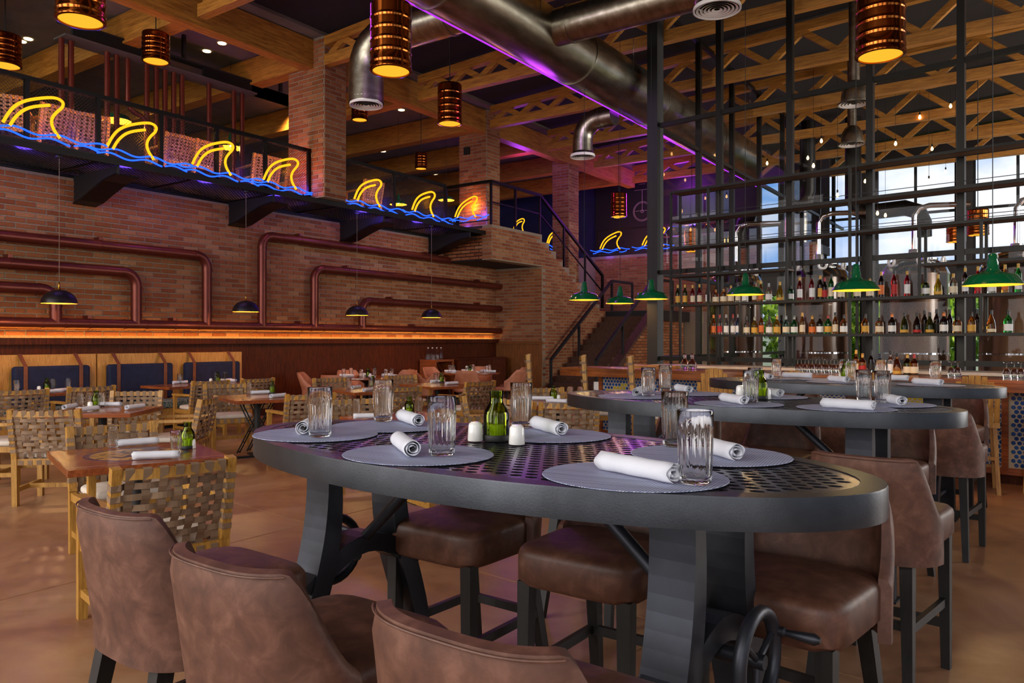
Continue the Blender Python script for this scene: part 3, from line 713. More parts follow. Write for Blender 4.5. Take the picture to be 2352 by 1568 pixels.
def branch(y, x1, r, zend, sgn, R=0.42, dif=0.28, z=ZDU):
    s = sgn
    dpart('duct_branch', MB().cyl((XDU+s*RDU*0.8, y, z), (x1-s*R, y, z), r, n=30))
    dpart('duct_flange', MB().cyl((XDU+s*(RDU+0.16), y, z), (XDU+s*(RDU+0.2), y, z), r+0.012, n=30))
    pts = [(x1-s*R+s*R*math.sin(a), y, z-R*(1-math.cos(a))) for a in [PI/2*i/5 for i in range(6)]]+[(x1, y, zend+0.04)]
    dpart('duct_elbow', MB().tube(pts, r, 28, caps=False))
    for q in pts[1:5]: dpart('seam', MB().lathe([(r*0.1, 0), (r*0.12, .01)], q, 6)) if False else None
    dpart('neck', MB().cyl((x1, y, zend+0.10), (x1, y, zend+0.02), r, dif*0.98, n=30, caps=False))
    diffuser((x1, y, zend), dif)
p = pY(841, 243, 8.3); branch(8.3, p.x, 0.265, p.z, -1, 0.45, 0.25)
p = pY(1365, 357, 12.7); branch(12.7, p.x-.25, 0.19, p.z, -1, 0.36, 0.235, 5.62)
p = pY(1647, 17, 9.5); branch(9.5, p.x, 0.26, p.z-.04, 1, 0.27, 0.30)
for (u, v), yy_, R_, lb in (((1962, 240), 14.0, .26, 'bell-shaped ceiling air outlet hung near the glass front'), ((1957, 333), 17.2, .27, 'bell-shaped ceiling air outlet hung deeper inside the brewery')):
    p = pY(u, v, yy_); e = tag(empty('air_outlet', p), lb, 'air outlet'); hz_ = zc(p.x)-.01-p.z
    put('hood', MB().lathe([(R_, 0), (R_*1.0, .03), (R_*.82, .05), (R_*.80, .16), (R_*.72, .26), (R_*.5, .36), (R_*.3, .40)], (0, 0, 0), 32, caps=False), MAT['duct'], e)
    put('drop_pipe', MB().cyl((0, 0, .38), (0, 0, hz_), R_*.34, n=16), MAT['duct'], e)
    for k in range(4): put('ring', MB().lathe([(R_*(.93-.2*k), .004), (R_*(.80-.2*k), .016)], (0, 0, 0), 28, caps=False), MAT['whiteplastic'], e)
dpart('light_strip', MB().ab((XDU-0.33, -2, ZDU-0.335), (XDU-0.30, 23, ZDU-0.31)), MAT['led_p'])  # violet reflection along the duct's lower edge, put in as a glowing strip
for y in (3.0, 6.2, 8.9, 11.8, 14.9, 18): 
    for s in (-1, 1): dpart('hanger', MB().cyl((XDU+s*(RDU+0.03), y, ZDU), (XDU+s*(RDU+0.03), y, zc(XDU)), 0.006, n=6), MAT['chrome'])
# ------------------------------------------------------------------ glass partition of the brewery (front and side)
RK = 10.95; NG = 11.42
sL = sR(1505, NG); zt_ = 7.25
def framebar(par, name, p, q, w, d): return put(name, MB().bar(p, q, w, d, (RN.x, RN.y, 0) if abs(q[2]-p[2]) > 0.1 else (0, 0, 1)), MAT['black'], par)
w1 = struct(put('window_1', MB().bar(bar_pt(sL, NG, 0.0), bar_pt(sL, NG, zt_), 0.20, 0.20, RN), MAT['blacksoft']))
us = [1653, 1815, 1999, 2208]
ss = [sL]+[sR(u, NG) for u in us]; step = ss[-1]-ss[-2]
ss += [ss[-1]+step*(i+1) for i in range(5)]
hz = [0.08, 1.16, 2.62, pR(1515, 289, NG).z, zt_-0.04]
for s in ss[1:]: framebar(w1, 'mullion', bar_pt(s, NG, 0.04), bar_pt(s, NG, zt_), 0.09, 0.10)
for z in hz: framebar(w1, 'transom', bar_pt(ss[0], NG, z), bar_pt(ss[-1], NG, z), 0.08, 0.07)
for a, b in zip(ss, ss[1:]):
    for z0, z1 in zip(hz, hz[1:]):
        put('pane', MB().add([bar_pt(a+.04, NG, z0+.03), bar_pt(b-.04, NG, z0+.03), bar_pt(b-.04, NG, z1-.03), bar_pt(a+.04, NG, z1-.03)], [(0, 1, 2, 3)]), MAT['pane'], w1)
c0 = bar_pt(sL, NG, 0)
w2 = struct(put('window_2', MB().ab((c0.x-0.05, c0.y+0.1, 0.0), (c0.x+0.05, 26.9, 0.12)), MAT['blacksoft']))
yy = [c0.y+0.1+1.9*i for i in range(8)]+[26.9]
for y in yy[1:-1]: put('mullion', MB().ab((c0.x-0.05, y-0.045, 0.12), (c0.x+0.05, y+0.045, zt_)), MAT['black'], w2)
for z in hz[1:]: put('transom', MB().ab((c0.x-0.04, yy[0], z-0.035), (c0.x+0.04, yy[-1], z+0.035)), MAT['black'], w2)
for a, b in zip(yy, yy[1:]):
    put('pane', MB().add([(c0.x, a+.04, .15), (c0.x, b-.04, .15), (c0.x, b-.04, zt_-.05), (c0.x, a+.04, zt_-.05)], [(0, 1, 2, 3)]), MAT['pane'], w2)

# ------------------------------------------------------------------ far window wall of the brewery
YF = 27.0
BX = [(-11.6, 2.4), (-8.8, 2.3), (-6.1, 2.3), (-3.4, 2.3), (-0.7, 2.3), (2.0, 2.3), (4.7, 2.3)]
m = MB(); cur = -20
for c, w in BX:
    m.ab((cur, YF, 0), (c-w/2, YF+0.3, 8.4)); m.ab((c-w/2, YF, 0), (c+w/2, YF+.3, 0.4)); m.ab((c-w/2, YF, 3.05), (c+w/2, YF+.3, 3.9)); m.ab((c-w/2, YF, 7.05), (c+w/2, YF+.3, 8.4)); cur = c+w/2
m.ab((cur, YF, 0), (9, YF+0.3, 8.4))
struct(put('wall_brewery', m, plain('dark_grey_frame_wall', hexc('2b2624'), 0.7)))
n = 3
for c, w in BX[0:]:
    for z0, z1, rows in ((0.4, 3.05, 1), (3.9, 7.05, 2)):
        fr = MB()
        for x in (c-w/2+.04, c, c+w/2-.04): fr.bar((x, YF+.15, z0), (x, YF+.15, z1), .08, .07, (0, 1, 0))
        for i in range(rows+1):
            z = z0+(z1-z0)*i/rows; fr.bar((c-w/2, YF+.15, z), (c+w/2, YF+.15, z), .08, .08)
        f = struct(put('window_%d' % n, fr, MAT['blacksoft'])); n += 1
        for i in range(rows):
            for a in (c-w/2, c):
                za, zb = z0+(z1-z0)*i/rows+.04, z0+(z1-z0)*(i+1)/rows-.04
                put('pane', MB().add([(a+.06, YF+.15, za), (a+w/2-.06, YF+.15, za), (a+w/2-.06, YF+.15, zb), (a+.06, YF+.15, zb)], [(0, 1, 2, 3)]), MAT['pane'], f)
# garden outside
struct(put('ground_outside', MB().ab((-40, YF+0.3, -0.3), (40, 60, -0.05)), mottle('lawn', [(.3, hexc('5a7d1e')), (.7, hexc('8fae3c'))], 3, 0.9)))
struct(put('wall_garden', MB().ab((-30, 44, -0.05), (30, 44.4, 2.4)), plain('white_garden_wall', hexc('d8d2c6'), 0.9)))
def tree(x, y, h, r, n, label):
    t = tag(empty('tree', (x, y, -0.05)), label, 'tree', 'garden trees outside the brewery windows')
    put('trunk', MB().tube([(0, 0, 0), (.06, 0, h*.35), (-.05, .05, h*.7)], .1, 8, radii=[.14, .1, .06]), MAT['bark'], t)
    m = MB(); rnd = random.Random(int(x*100)+3)
    for i in range(n):
        while True:
            p = Vector((rnd.uniform(-1, 1), rnd.uniform(-1, 1), rnd.uniform(-1, 1)))
            if .25 < p.length < 1: break
        c = Vector((p.x*r, p.y*r, h*0.52+p.z*h*0.46)); a = Vector((rnd.uniform(-1, 1), rnd.uniform(-1, 1), rnd.uniform(-1, 1))).normalized(); b = a.orthogonal().normalized(); L_ = rnd.uniform(.13, .26)
        m.add([c-a*L_, c+b*L_*.5, c+a*L_, c-b*L_*.5], [(0, 1, 2, 3)])
    o = put('foliage', m, MAT['leaf'], t); o['kind'] = 'stuff'
for x, y, h, r in ((-10.8, 31.5, 4.2, 1.5), (-8.4, 33, 4.6, 1.7), (-5.6, 31.2, 3.9, 1.5), (-3.2, 32.5, 4.4, 1.6), (-.2, 31.8, 4.1, 1.5), (2.6, 33, 4.6, 1.7)):
    tree(x, y-1.6, h, r, 1500, 'sunlit green garden tree seen through the far brewery windows')

# ------------------------------------------------------------------ brewing vessels
def tank(u, v_sh, t, dia, label):
    p = pT(u, v_sh, t); R = dia/2; zs = p.z
    e = tag(empty('brewing_tank', (p.x, p.y, 0)), label, 'tank', 'steel brewing tanks behind the glass')
    prof = [(R*0.55, .45), (R, .75), (R, zs-.02), (R*1.015, zs), (R, zs+.02), (R*.93, zs+.12), (R*.75, zs+.24), (R*.5, zs+.33), (R*.18, zs+.38), (R*.16, zs+.5), (R*.02, zs+.5)]
    put('vessel', MB().lathe(prof, (0, 0, 0), 40), MAT['steel'], e)
    for k in range(4):
        a = PI/4+k*PI/2; put('leg', MB().cyl((R*.75*math.cos(a), R*.75*math.sin(a), 0), (R*.75*math.cos(a), R*.75*math.sin(a), .62), .05, n=10), MAT['steel'], e)
    for a in (-2.3, -1.2, -.2):
        c = (R*.86*math.cos(a), R*.86*math.sin(a), zs+.24); q = [(c[0]+.075*math.cos(b)*math.sin(a), c[1]-.075*math.cos(b)*math.cos(a), c[2]+.075*math.sin(b)) for b in [2*PI*i/12 for i in range(12)]]
        put('lifting_eye', MB().tube(q, .028, 6, True), MAT['white'], e)
    put('hatch', MB().lathe([(.17, 0), (.19, .02), (.19, .05), (.02, .09)], (R*.4, -R*.35, zs+.24), 20), MAT['chrome'], e)
    put('vent_pipe', MB().tube([(0, 0, zs+.48), (0, 0, zs+1.15), (.08, 0, zs+1.28), (.25, .05, zs+1.33), (.9, .3, zs+1.33)], .05, 10), MAT['chrome'], e)
    put('band', MB().cyl((0, 0, 1.2), (0, 0, 1.23), R*1.008, n=40, caps=False), MAT['chrome'], e)
tank(1690, 652, 17.2, 1.15, 'polished steel brewing tank with domed lid next to the side glass'); tank(1880, 640, 15.8, 1.2, 'polished steel brewing tank with domed lid, second from the side glass')
tank(2100, 632, 14.8, 1.2, 'polished steel brewing tank with domed lid, third from the side glass'); tank(2335, 622, 14.0, 1.2, 'polished steel brewing tank with domed lid, farthest from the side glass')
def flue(pts, r, label):
    t = tag(put('flue_pipe', MB().tube(pts, r, 20), MAT['black']), label, 'flue pipe'); return t
a = pT(1700, 545, 22); flue([(a.x, a.y, a.z-.3), (a.x, a.y, a.z+.1), (a.x+.1, a.y-.03, a.z+.42), (a.x+.35, a.y-.1, a.z+.55), (a.x+1.6, a.y-.4, a.z+.6), (a.x+1.9, a.y-.45, a.z+.7), (a.x+2, a.y-.5, a.z+1), (a.x+2, a.y-.5, 7.3)], .18, 'dark elbowed flue pipe hanging behind the first brewing tank')
a = pT(2120, 520, 19); flue([(a.x, a.y, a.z-.25), (a.x, a.y, a.z+.1), (a.x-.1, a.y, a.z+.38), (a.x-.4, a.y, a.z+.5), (a.x-1.3, a.y+.2, a.z+.5), (a.x-1.55, a.y+.2, a.z+.6), (a.x-1.65, a.y+.2, a.z+.9), (a.x-1.65, a.y+.2, 7.3)], .2, 'dark elbowed flue pipe hanging over the third brewing tank')
# string bulbs
bm = None
for x, y in ((1962, 315), (1728, 547), (1935, 595), (1760, 658), (2058, 753), (1623, 808), (1830, 838), (1202, 793), (1125, 890), (1157, 933), (1450, 1022), (1812, 1020), (1907, 968), (1520, 1203), (1565, 1215), (1293, 1100)):
    p = pT(1400+x/2.47, y/2.47, random.uniform(16.5, 20.5)); top = zc(p.x)
    if bm is None:
        bm = (MB().lathe([(.004, -.075), (.022, -.06), (.032, -.035), (.026, -.01), (.014, .012), (.013, .03)], (0, 0, 0), 14), MB().lathe([(.017, .025), (.018, .08), (.008, .095)], (0, 0, 0), 12))
        A, B = put('x', bm[0], MAT['bulb']), put('x', bm[1], MAT['blacksoft']); bme = (A.data, B.data)
        bpy.data.objects.remove(A); bpy.data.objects.remove(B)
    e = tag(empty('hanging_bulb', p), 'bare glowing bulb on a thin black cord hung in the brewery', 'light bulb', 'bare bulbs hung in the brewery')
    put('bulb', bme[0], None, e); put('socket', bme[1], None, e); put('cord', MB().cyl((0, 0, .09), (0, 0, top-p.z), .004, n=5), MAT['blacksoft'], e)

# ------------------------------------------------------------------ bottle rack
rk = tag(empty('bottle_rack', bar_pt(sR(1541, RK), RK, 1.08), RANG), 'tall black steel open rack of shelves standing on the back bar', 'shelf rack')
rk0 = sR(1541, RK)
def rp_(name, s0, s1, n0, n1, z0, z1, mat=None):
    return put(name, MB().ab((s0-rk0, n0-RK, z0-1.08), (s1-rk0, n1-RK, z1-1.08)), mat or MAT['black'], rk)
DP = 0.30
def zR(u, v): return pR(u, v, RK).z
ZS = [zR(1541, 440), zR(1541, 506), zR(1541, 568), zR(1541, 632), zR(1541, 699), zR(1640, 768)]
sEnd = sR(2352, RK)+2.6
wood_shelf = wood('shelf_board_wood', hexc('3a2414'), hexc('6b4526'), 'x', .5)
def shelf(s0, s1, z, mat=None):
    rp_('shelf', s0, s1, RK+.012, RK+DP-.012, z-.03, z-.008, mat or wood_shelf)
    rp_('shelf_edge', s0, s1, RK-.012, RK+.012, z-.035, z, None); rp_('shelf_edge', s0, s1, RK+DP-.012, RK+DP+.012, z-.035, z, None)
s1627, s1807, s1950, s2112, s2254 = [sR(u, RK) for u in (1627, 1807, 1952, 2112, 2254)]
shelf(rk0, sEnd, ZS[0]); shelf(rk0, sEnd, ZS[1]); shelf(rk0, sEnd, ZS[2]); shelf(rk0, s1807, ZS[3]); shelf(s2112, sEnd, zR(2112, 605)); shelf(rk0, sEnd, ZS[4]); shelf(s1627, sEnd, ZS[5])
for z in ZS[1:3]: 
    rp_('guard_rod', rk0, sEnd, RK-.004, RK+.004, z+.055, z+.063); rp_('guard_rod', rk0, sEnd, RK+DP-.004, RK+DP+.004, z+.055, z+.063)
for s, z0, z1 in ((rk0, 1.08, ZS[0]), (s1627, 1.08, ZS[0]), (s1950, 1.08, ZS[0]), (sR(1698, RK), ZS[3], ZS[2]), (s1807, ZS[4], ZS[2]), (s1807, 1.08, ZS[5]), (s2112, ZS[4], ZS[2]), (s2254, ZS[5], ZS[4]), (s2254, zR(2112, 605), ZS[2]), (sR(1700, RK), ZS[5], ZS[4]), (sEnd, 1.08, ZS[0]), (sR(2352, RK)+.5, 1.08, ZS[0])):
    rp_('upright', s-.017, s+.017, RK-.017, RK+.017, z0, z1); rp_('upright', s-.017, s+.017, RK+DP-.017, RK+DP+.017, z0, z1)

# ------------------------------------------------------------------ bottles
def bglass(name, col): return glassy(name, col, 0.02, 1.3)
BC = {'clear': (.93, .93, .92), 'amber': (.75, .30, .05), 'red': (.55, .02, .02), 'dark': (.06, .03, .02), 'green': (.03, .38, .06), 'yellow': (.85, .62, .05), 'blue': (.08, .2, .75), 'aqua': (.3, .75, .75), 'whisky': (.62, .22, .03), 'olive': (.12, .16, .02)}
BM = {k: bglass('bottle_glass_'+k, v) for k, v in BC.items()}
LBL = {k: plain('bottle_label_'+k, hexc(v), .6) for k, v in {'cream': 'e3d3b2', 'white': 'ecebe6', 'gold': 'd6a23c', 'black': '1b1715', 'orange': 'd9702a', 'red': 'b2241f'}.items()}
CAP = {k: plain('bottle_cap_'+k, hexc(v), .35) for k, v in {'gold': 'c89a35', 'black': '14110f', 'red': 'a3201c', 'white': 'e6e2da', 'orange': 'e07a1e', 'silver': '9b9b9b'}.items()}
SHP = {'slim': [(.030, 0), (.036, .004), (.036, .165), (.032, .19), (.016, .225), (.013, .25), (.013, .285), (.015, .288), (.015, .296), (.010, .297)],
       'wide': [(.040, 0), (.046, .004), (.046, .13), (.043, .155), (.02, .185), (.015, .205), (.014, .24), (.017, .243), (.017, .252), (.011, .253)],
       'bell': [(.040, 0), (.047, .004), (.049, .06), (.044, .12), (.03, .165), (.017, .2), (.013, .24), (.015, .262), (.010, .263)],
       'flask': [(.045, 0), (.05, .004), (.05, .12), (.046, .145), (.018, .165), (.016, .19), (.02, .193), (.02, .2), (.012, .201)],
       'tall': [(.030, 0), (.035, .004), (.035, .2), (.031, .225), (.016, .255), (.013, .275), (.013, .315), (.015, .318), (.015, .326), (.010, .327)]}
BMESH = {}
def bottle(pos, shp, glass, lab, cap, label, group, k=1.0):
    key = (shp, glass, lab, cap)
    if key not in BMESH:
        pr = SHP[shp]; rb = pr[2][0]; zt = pr[-1][1]; z0, z1 = pr[2][1]*.18, pr[2][1]*.78
        b = put('x', MB().lathe(pr, (0, 0, 0), 18), BM[glass]); l = put('x', MB().lathe([(rb+.0006, z0), (rb+.0008, (z0+z1)/2), (rb+.0006, z1)], (0, 0, 0), 18), LBL[lab])
        c = put('x', MB().lathe([(.0165, zt-.045), (.0165, zt+.004), (.004, zt+.006)], (0, 0, 0), 14), CAP[cap])
        BMESH[key] = (b.data, l.data, c.data)
        for o in (b, l, c): bpy.data.objects.remove(o)
    e = tag(empty('bottle', pos, random.uniform(0, 6)), label, 'bottle', group); e.scale = (k, k, k)
    for nm, me in zip(('glass_body', 'paper_label', 'cap'), BMESH[key]): put(nm, me, None, e)
UP = [(1500+x/5.06, *r) for x, *r in ((288, 'slim', 'olive', 'gold', 'gold'), (372, 'slim', 'olive', 'gold', 'gold'), (460, 'slim', 'red', 'cream', 'gold'), (540, 'slim', 'red', 'cream', 'gold'), (638, 'slim', 'clear', 'white', 'silver'), (728, 'flask', 'amber', 'cream', 'gold'), (820, 'flask', 'amber', 'cream', 'gold'),
      (905, 'wide', 'amber', 'cream', 'gold'), (985, 'slim', 'clear', 'cream', 'black'), (1070, 'wide', 'clear', 'white', 'silver'), (1180, 'slim', 'whisky', 'cream', 'black'), (1250, 'slim', 'amber', 'orange', 'gold'), (1345, 'wide', 'clear', 'white', 'silver'), (1475, 'bell', 'yellow', 'gold', 'gold'), (1595, 'flask', 'green', 'white', 'black'), (1705, 'tall', 'red', 'white', 'gold'), (1845, 'tall', 'red', 'white', 'black'), (1945, 'tall', 'dark', 'gold', 'gold'), (1995, 'slim', 'dark', 'red', 'red'), (2070, 'tall', 'green', 'cream', 'black'), (2185, 'wide', 'dark', 'cream', 'black'))]
UP += [(1920+x/4.75, *r) for x, *r in ((230, 'wide', 'dark', 'cream', 'black'), (370, 'wide', 'dark', 'cream', 'gold'), (495, 'tall', 'dark', 'orange', 'gold'), (637, 'tall', 'red', 'red', 'black'), (778, 'tall', 'red', 'white', 'gold'), (978, 'flask', 'olive', 'white', 'black'), (1115, 'bell', 'yellow', 'gold', 'gold'), (1280, 'wide', 'clear', 'cream', 'gold'), (1410, 'tall', 'dark', 'white', 'gold'), (1550, 'tall', 'red', 'red', 'gold'), (1700, 'wide', 'clear', 'white', 'silver'), (1845, 'tall', 'amber', 'orange', 'gold'), (1990, 'tall', 'green', 'white', 'gold'))]
LO = [(1500+x/5.06, *r) for x, *r in ((703, 'slim', 'amber', 'orange', 'orange'), (775, 'slim', 'clear', 'red', 'red'), (850, 'slim', 'clear', 'white', 'silver'), (930, 'slim', 'clear', 'white', 'red'), (990, 'slim', 'blue', 'white', 'silver'), (1085, 'wide', 'clear', 'cream', 'black'), (1180, 'wide', 'yellow', 'gold', 'silver'), (1258, 'slim', 'amber', 'orange', 'black'), (1350, 'wide', 'clear', 'white', 'black'), (1440, 'wide', 'yellow', 'gold', 'gold'), (1545, 'wide', 'aqua', 'cream', 'silver'), (1640, 'wide', 'green', 'white', 'silver'), (1735, 'slim', 'amber', 'cream', 'gold'), (1850, 'wide', 'whisky', 'orange', 'gold'), (1940, 'wide', 'dark', 'white', 'black'), (2035, 'wide', 'green', 'gold', 'red'), (2118, 'slim', 'whisky', 'cream', 'black'), (2215, 'wide', 'whisky', 'white', 'black'))]
LO += [(1920+x/4.75, *r) for x, *r in ((320, 'wide', 'amber', 'gold', 'black'), (475, 'flask', 'whisky', 'cream', 'black'), (612, 'wide', 'dark', 'white', 'orange'), (748, 'bell', 'olive', 'gold', 'black'), (885, 'bell', 'dark', 'red', 'black'), (968, 'slim', 'dark', 'black', 'black'), (1025, 'bell', 'olive', 'gold', 'black'), (1100, 'slim', 'dark', 'black', 'black'), (1178, 'wide', 'dark', 'white', 'orange'), (1243, 'slim', 'dark', 'black', 'black'), (1325, 'flask', 'whisky', 'cream', 'black'), (1480, 'wide', 'amber', 'gold', 'black'), (1540, 'slim', 'dark', 'black', 'black'), (1695, 'bell', 'whisky', 'cream', 'black'), (1880, 'wide', 'green', 'white', 'black'))]
CN = {'clear': 'clear', 'amber': 'amber', 'red': 'red', 'dark': 'dark brown', 'green': 'green', 'yellow': 'yellow', 'blue': 'blue', 'aqua': 'pale aqua', 'whisky': 'whisky-brown', 'olive': 'olive'}
SN = {'slim': 'slim', 'wide': 'broad-shouldered', 'bell': 'bell-shaped', 'flask': 'short flask-shaped', 'tall': 'tall'}
def blabel(sh, g, l, c, where): return '%s %s bottle with %s label and %s cap on the %s' % (SN[sh], CN[g], l, c, where)
for lst, z, where in ((UP, ZS[4], 'upper bottle shelf'), (LO, ZS[5], 'lower bottle shelf')):
    for u, sh, g, l, c in lst:
        p = pR(u, V0, RK+(.22 if l == 'black' else .10)); bottle((p.x, p.y, z+.002), sh, g, l, c, blabel(sh, g, l, c, where), 'bottles on the '+where, random.uniform(1.0, 1.06))
# ------------------------------------------------------------------ bar counter
NB0, NB1, ZB = 8.88, 9.62, 1.07
sb0 = sR(1288, NB0); sb1 = sR(2352, NB0)+3.2
bar_ = tag(empty('bar_counter', bar_pt(sb0, NB0, 0), RANG), 'long bar with wooden top and blue penny-tiled front', 'bar')
def bp(name, s0, s1, n0, n1, z0, z1, mat): return put(name, MB().ab((s0-sb0, n0-NB0, z0), (s1-sb0, n1-NB0, z1)), mat, bar_)
bp('counter_top', sb0, sb1, NB0, NB1, ZB-.035, ZB, MAT['walnut_y']); bp('counter_edge', sb0, sb1, NB0-.02, NB0+.03, ZB-.12, ZB-.037, MAT['walnut_y'])
NF = 9.16
bp('body', sb0+.5, sb1, NF, NF+.35, .10, ZB-.04, plain('bar_grout', hexc('b8a893'), .8)); bp('plinth', sb0+.5, sb1, NF+.04, NF+.30, 0.0, .10, MAT['dark_wood'])
posts_b = [sb0+.5]
while posts_b[-1]+1.0 < sb1: posts_b.append(posts_b[-1]+1.0)
for s in posts_b: bp('post', s, s+.06, NF-.03, NF, .10, ZB-.12, MAT['walnut'])
bp('base_rail', sb0+.5, sb1, NF-.025, NF, .10, .17, MAT['walnut'])
# penny tiles: blue discs with scattered yellow ones, raised from the grout
tb, ty = MB(), MB(); pit = .052
row = 0; z = .20
while z < ZB-.14:
    s = sb0+.53+(pit/2 if row % 2 else 0)
    while s < sb1-.05:
        if (s-sb0-.5) % 1.0 > .075:
            yel = (math.sin((s-sb0)*1.55+.4)**12 > .55 and abs(z-.62-.2*math.sin(s*2)) < .16)
            M_ = ty if yel else tb; n0 = len(M_.v); r = .0215
            q = [(s-sb0+r*math.cos(a), NF-NB0-.004, z+r*math.sin(a)) for a in [2*PI*i/8 for i in range(8)]]
            q2 = [(s-sb0+r*.8*math.cos(a), NF-NB0-.008, z+r*.8*math.sin(a)) for a in [2*PI*i/8 for i in range(8)]]
            M_.add(q+q2, [(8, 9, 10, 11, 12, 13, 14, 15)]+[(i, (i+1) % 8, 8+(i+1) % 8, 8+i) for i in range(8)])
        s += pit
    z += pit*.866; row += 1
o = put('penny_tiles', tb, mottle('blue_glazed_tile', [(.3, hexc('0b2a66')), (.7, hexc('2b62a8'))], 9, .15, coat=.5), bar_); o['kind'] = 'stuff'
o = put('penny_tiles_yellow', ty, plain('yellow_glazed_tile', hexc('c3a92a'), .15, 0, .5, .5), bar_); o['kind'] = 'stuff'
p = pR(1372, 886, NF-.01); so = p.x*RE.x+p.y*RE.y; bp('power_outlet', so-.06, so+.06, NF-.016, NF-.009, p.z-.06, p.z+.06, MAT['whiteplastic'])
# inner work shelf with stone top behind the bar, back bar under the rack
bb = tag(empty('back_bar', bar_pt(sb0+1.0, 10.5, 0), RANG), 'low back bar with stone top under the bottle rack', 'back bar')
for nm, a, b, z0, z1, mt in (('body', 10.66, 11.28, 0.0, 1.035, MAT['dark_wood']), ('top', 10.62, 11.30, 1.037, 1.075, MAT['marble'])):
    put(nm, MB().ab((-.6, a-10.5, z0), (sb1-sb0-1.0, b-10.5, z1)), mt, bb)
for i in range(8): put('door', MB().ab((-.55+i*1.0, 10.645-10.5, .1), (.40+i*1.0, 10.66-10.5, .95)), MAT['dark_wood'], bb)
# bottles standing on the back bar
for x, sh, g, l, c in ((220, 'slim', 'whisky', 'cream', 'gold'), (290, 'wide', 'amber', 'red', 'gold'), (385, 'slim', 'dark', 'black', 'black'), (480, 'wide', 'blue', 'white', 'black'), (597, 'slim', 'clear', 'white', 'black'), (668, 'bell', 'amber', 'gold', 'black'), (780, 'wide', 'olive', 'cream', 'gold'), (855, 'wide', 'whisky', 'cream', 'red')):
    p = pR(1920+x/4.75, V0, 9.5); bottle((p.x, p.y, ZB+.002), sh, g, l, c, blabel(sh, g, l, c, 'bar counter'), 'bottles on the bar counter', .92)
# upturned stem glasses on the bar
gm = put('x', MB().lathe([(.030, 0), (.034, .03), (.031, .07), (.022, .092), (.005, .10), (.004, .15), (.028, .157), (.030, .16)], (0, 0, 0), 16), MAT['glass']); gme = gm.data; bpy.data.objects.remove(gm)
for i in range(14):
    p = pR(1832+i*8.4, V0, 9.45+.05*(i % 2)); tag(put('wine_glass', gme, None, None, (p.x, p.y, ZB+.002)), 'stem glass standing upside down in the row on the bar counter', 'glass', 'upturned glasses on the bar')
for u in (2185, 2200, 2312, 2330, 2345):
    p = pR(u, V0, 9.4); tag(put('wine_glass', gme, None, None, (p.x, p.y, ZB+.002)), 'stem glass standing upside down near the far end of the bar', 'glass', 'upturned glasses on the bar end')
for u in (1573, 1590):
    p = pR(u, V0, 9.45); e = tag(empty('carafe', (p.x, p.y, ZB+.002)), 'round clear carafe with stopper on the bar beside the rack', 'carafe', 'carafes on the bar')
    put('glass_body', MB().lathe([(.04, 0), (.06, .02), (.065, .06), (.05, .10), (.025, .13), (.022, .17), (.028, .18)], (0, 0, 0), 20), MAT['glass'], e); put('stopper', MB().lathe([(.02, .165), (.024, .19), (.014, .21), (.003, .215)], (0, 0, 0), 14), MAT['glass'], e)
p = pR(1505, V0, 9.4); tag(put('serving_board', MB().box((0, 0, .02), (.7, .3, .04), RANG), MAT['oak'], None, (p.x, p.y, ZB+.001)), 'flat wooden board lying on the bar by the black corner post', 'board')
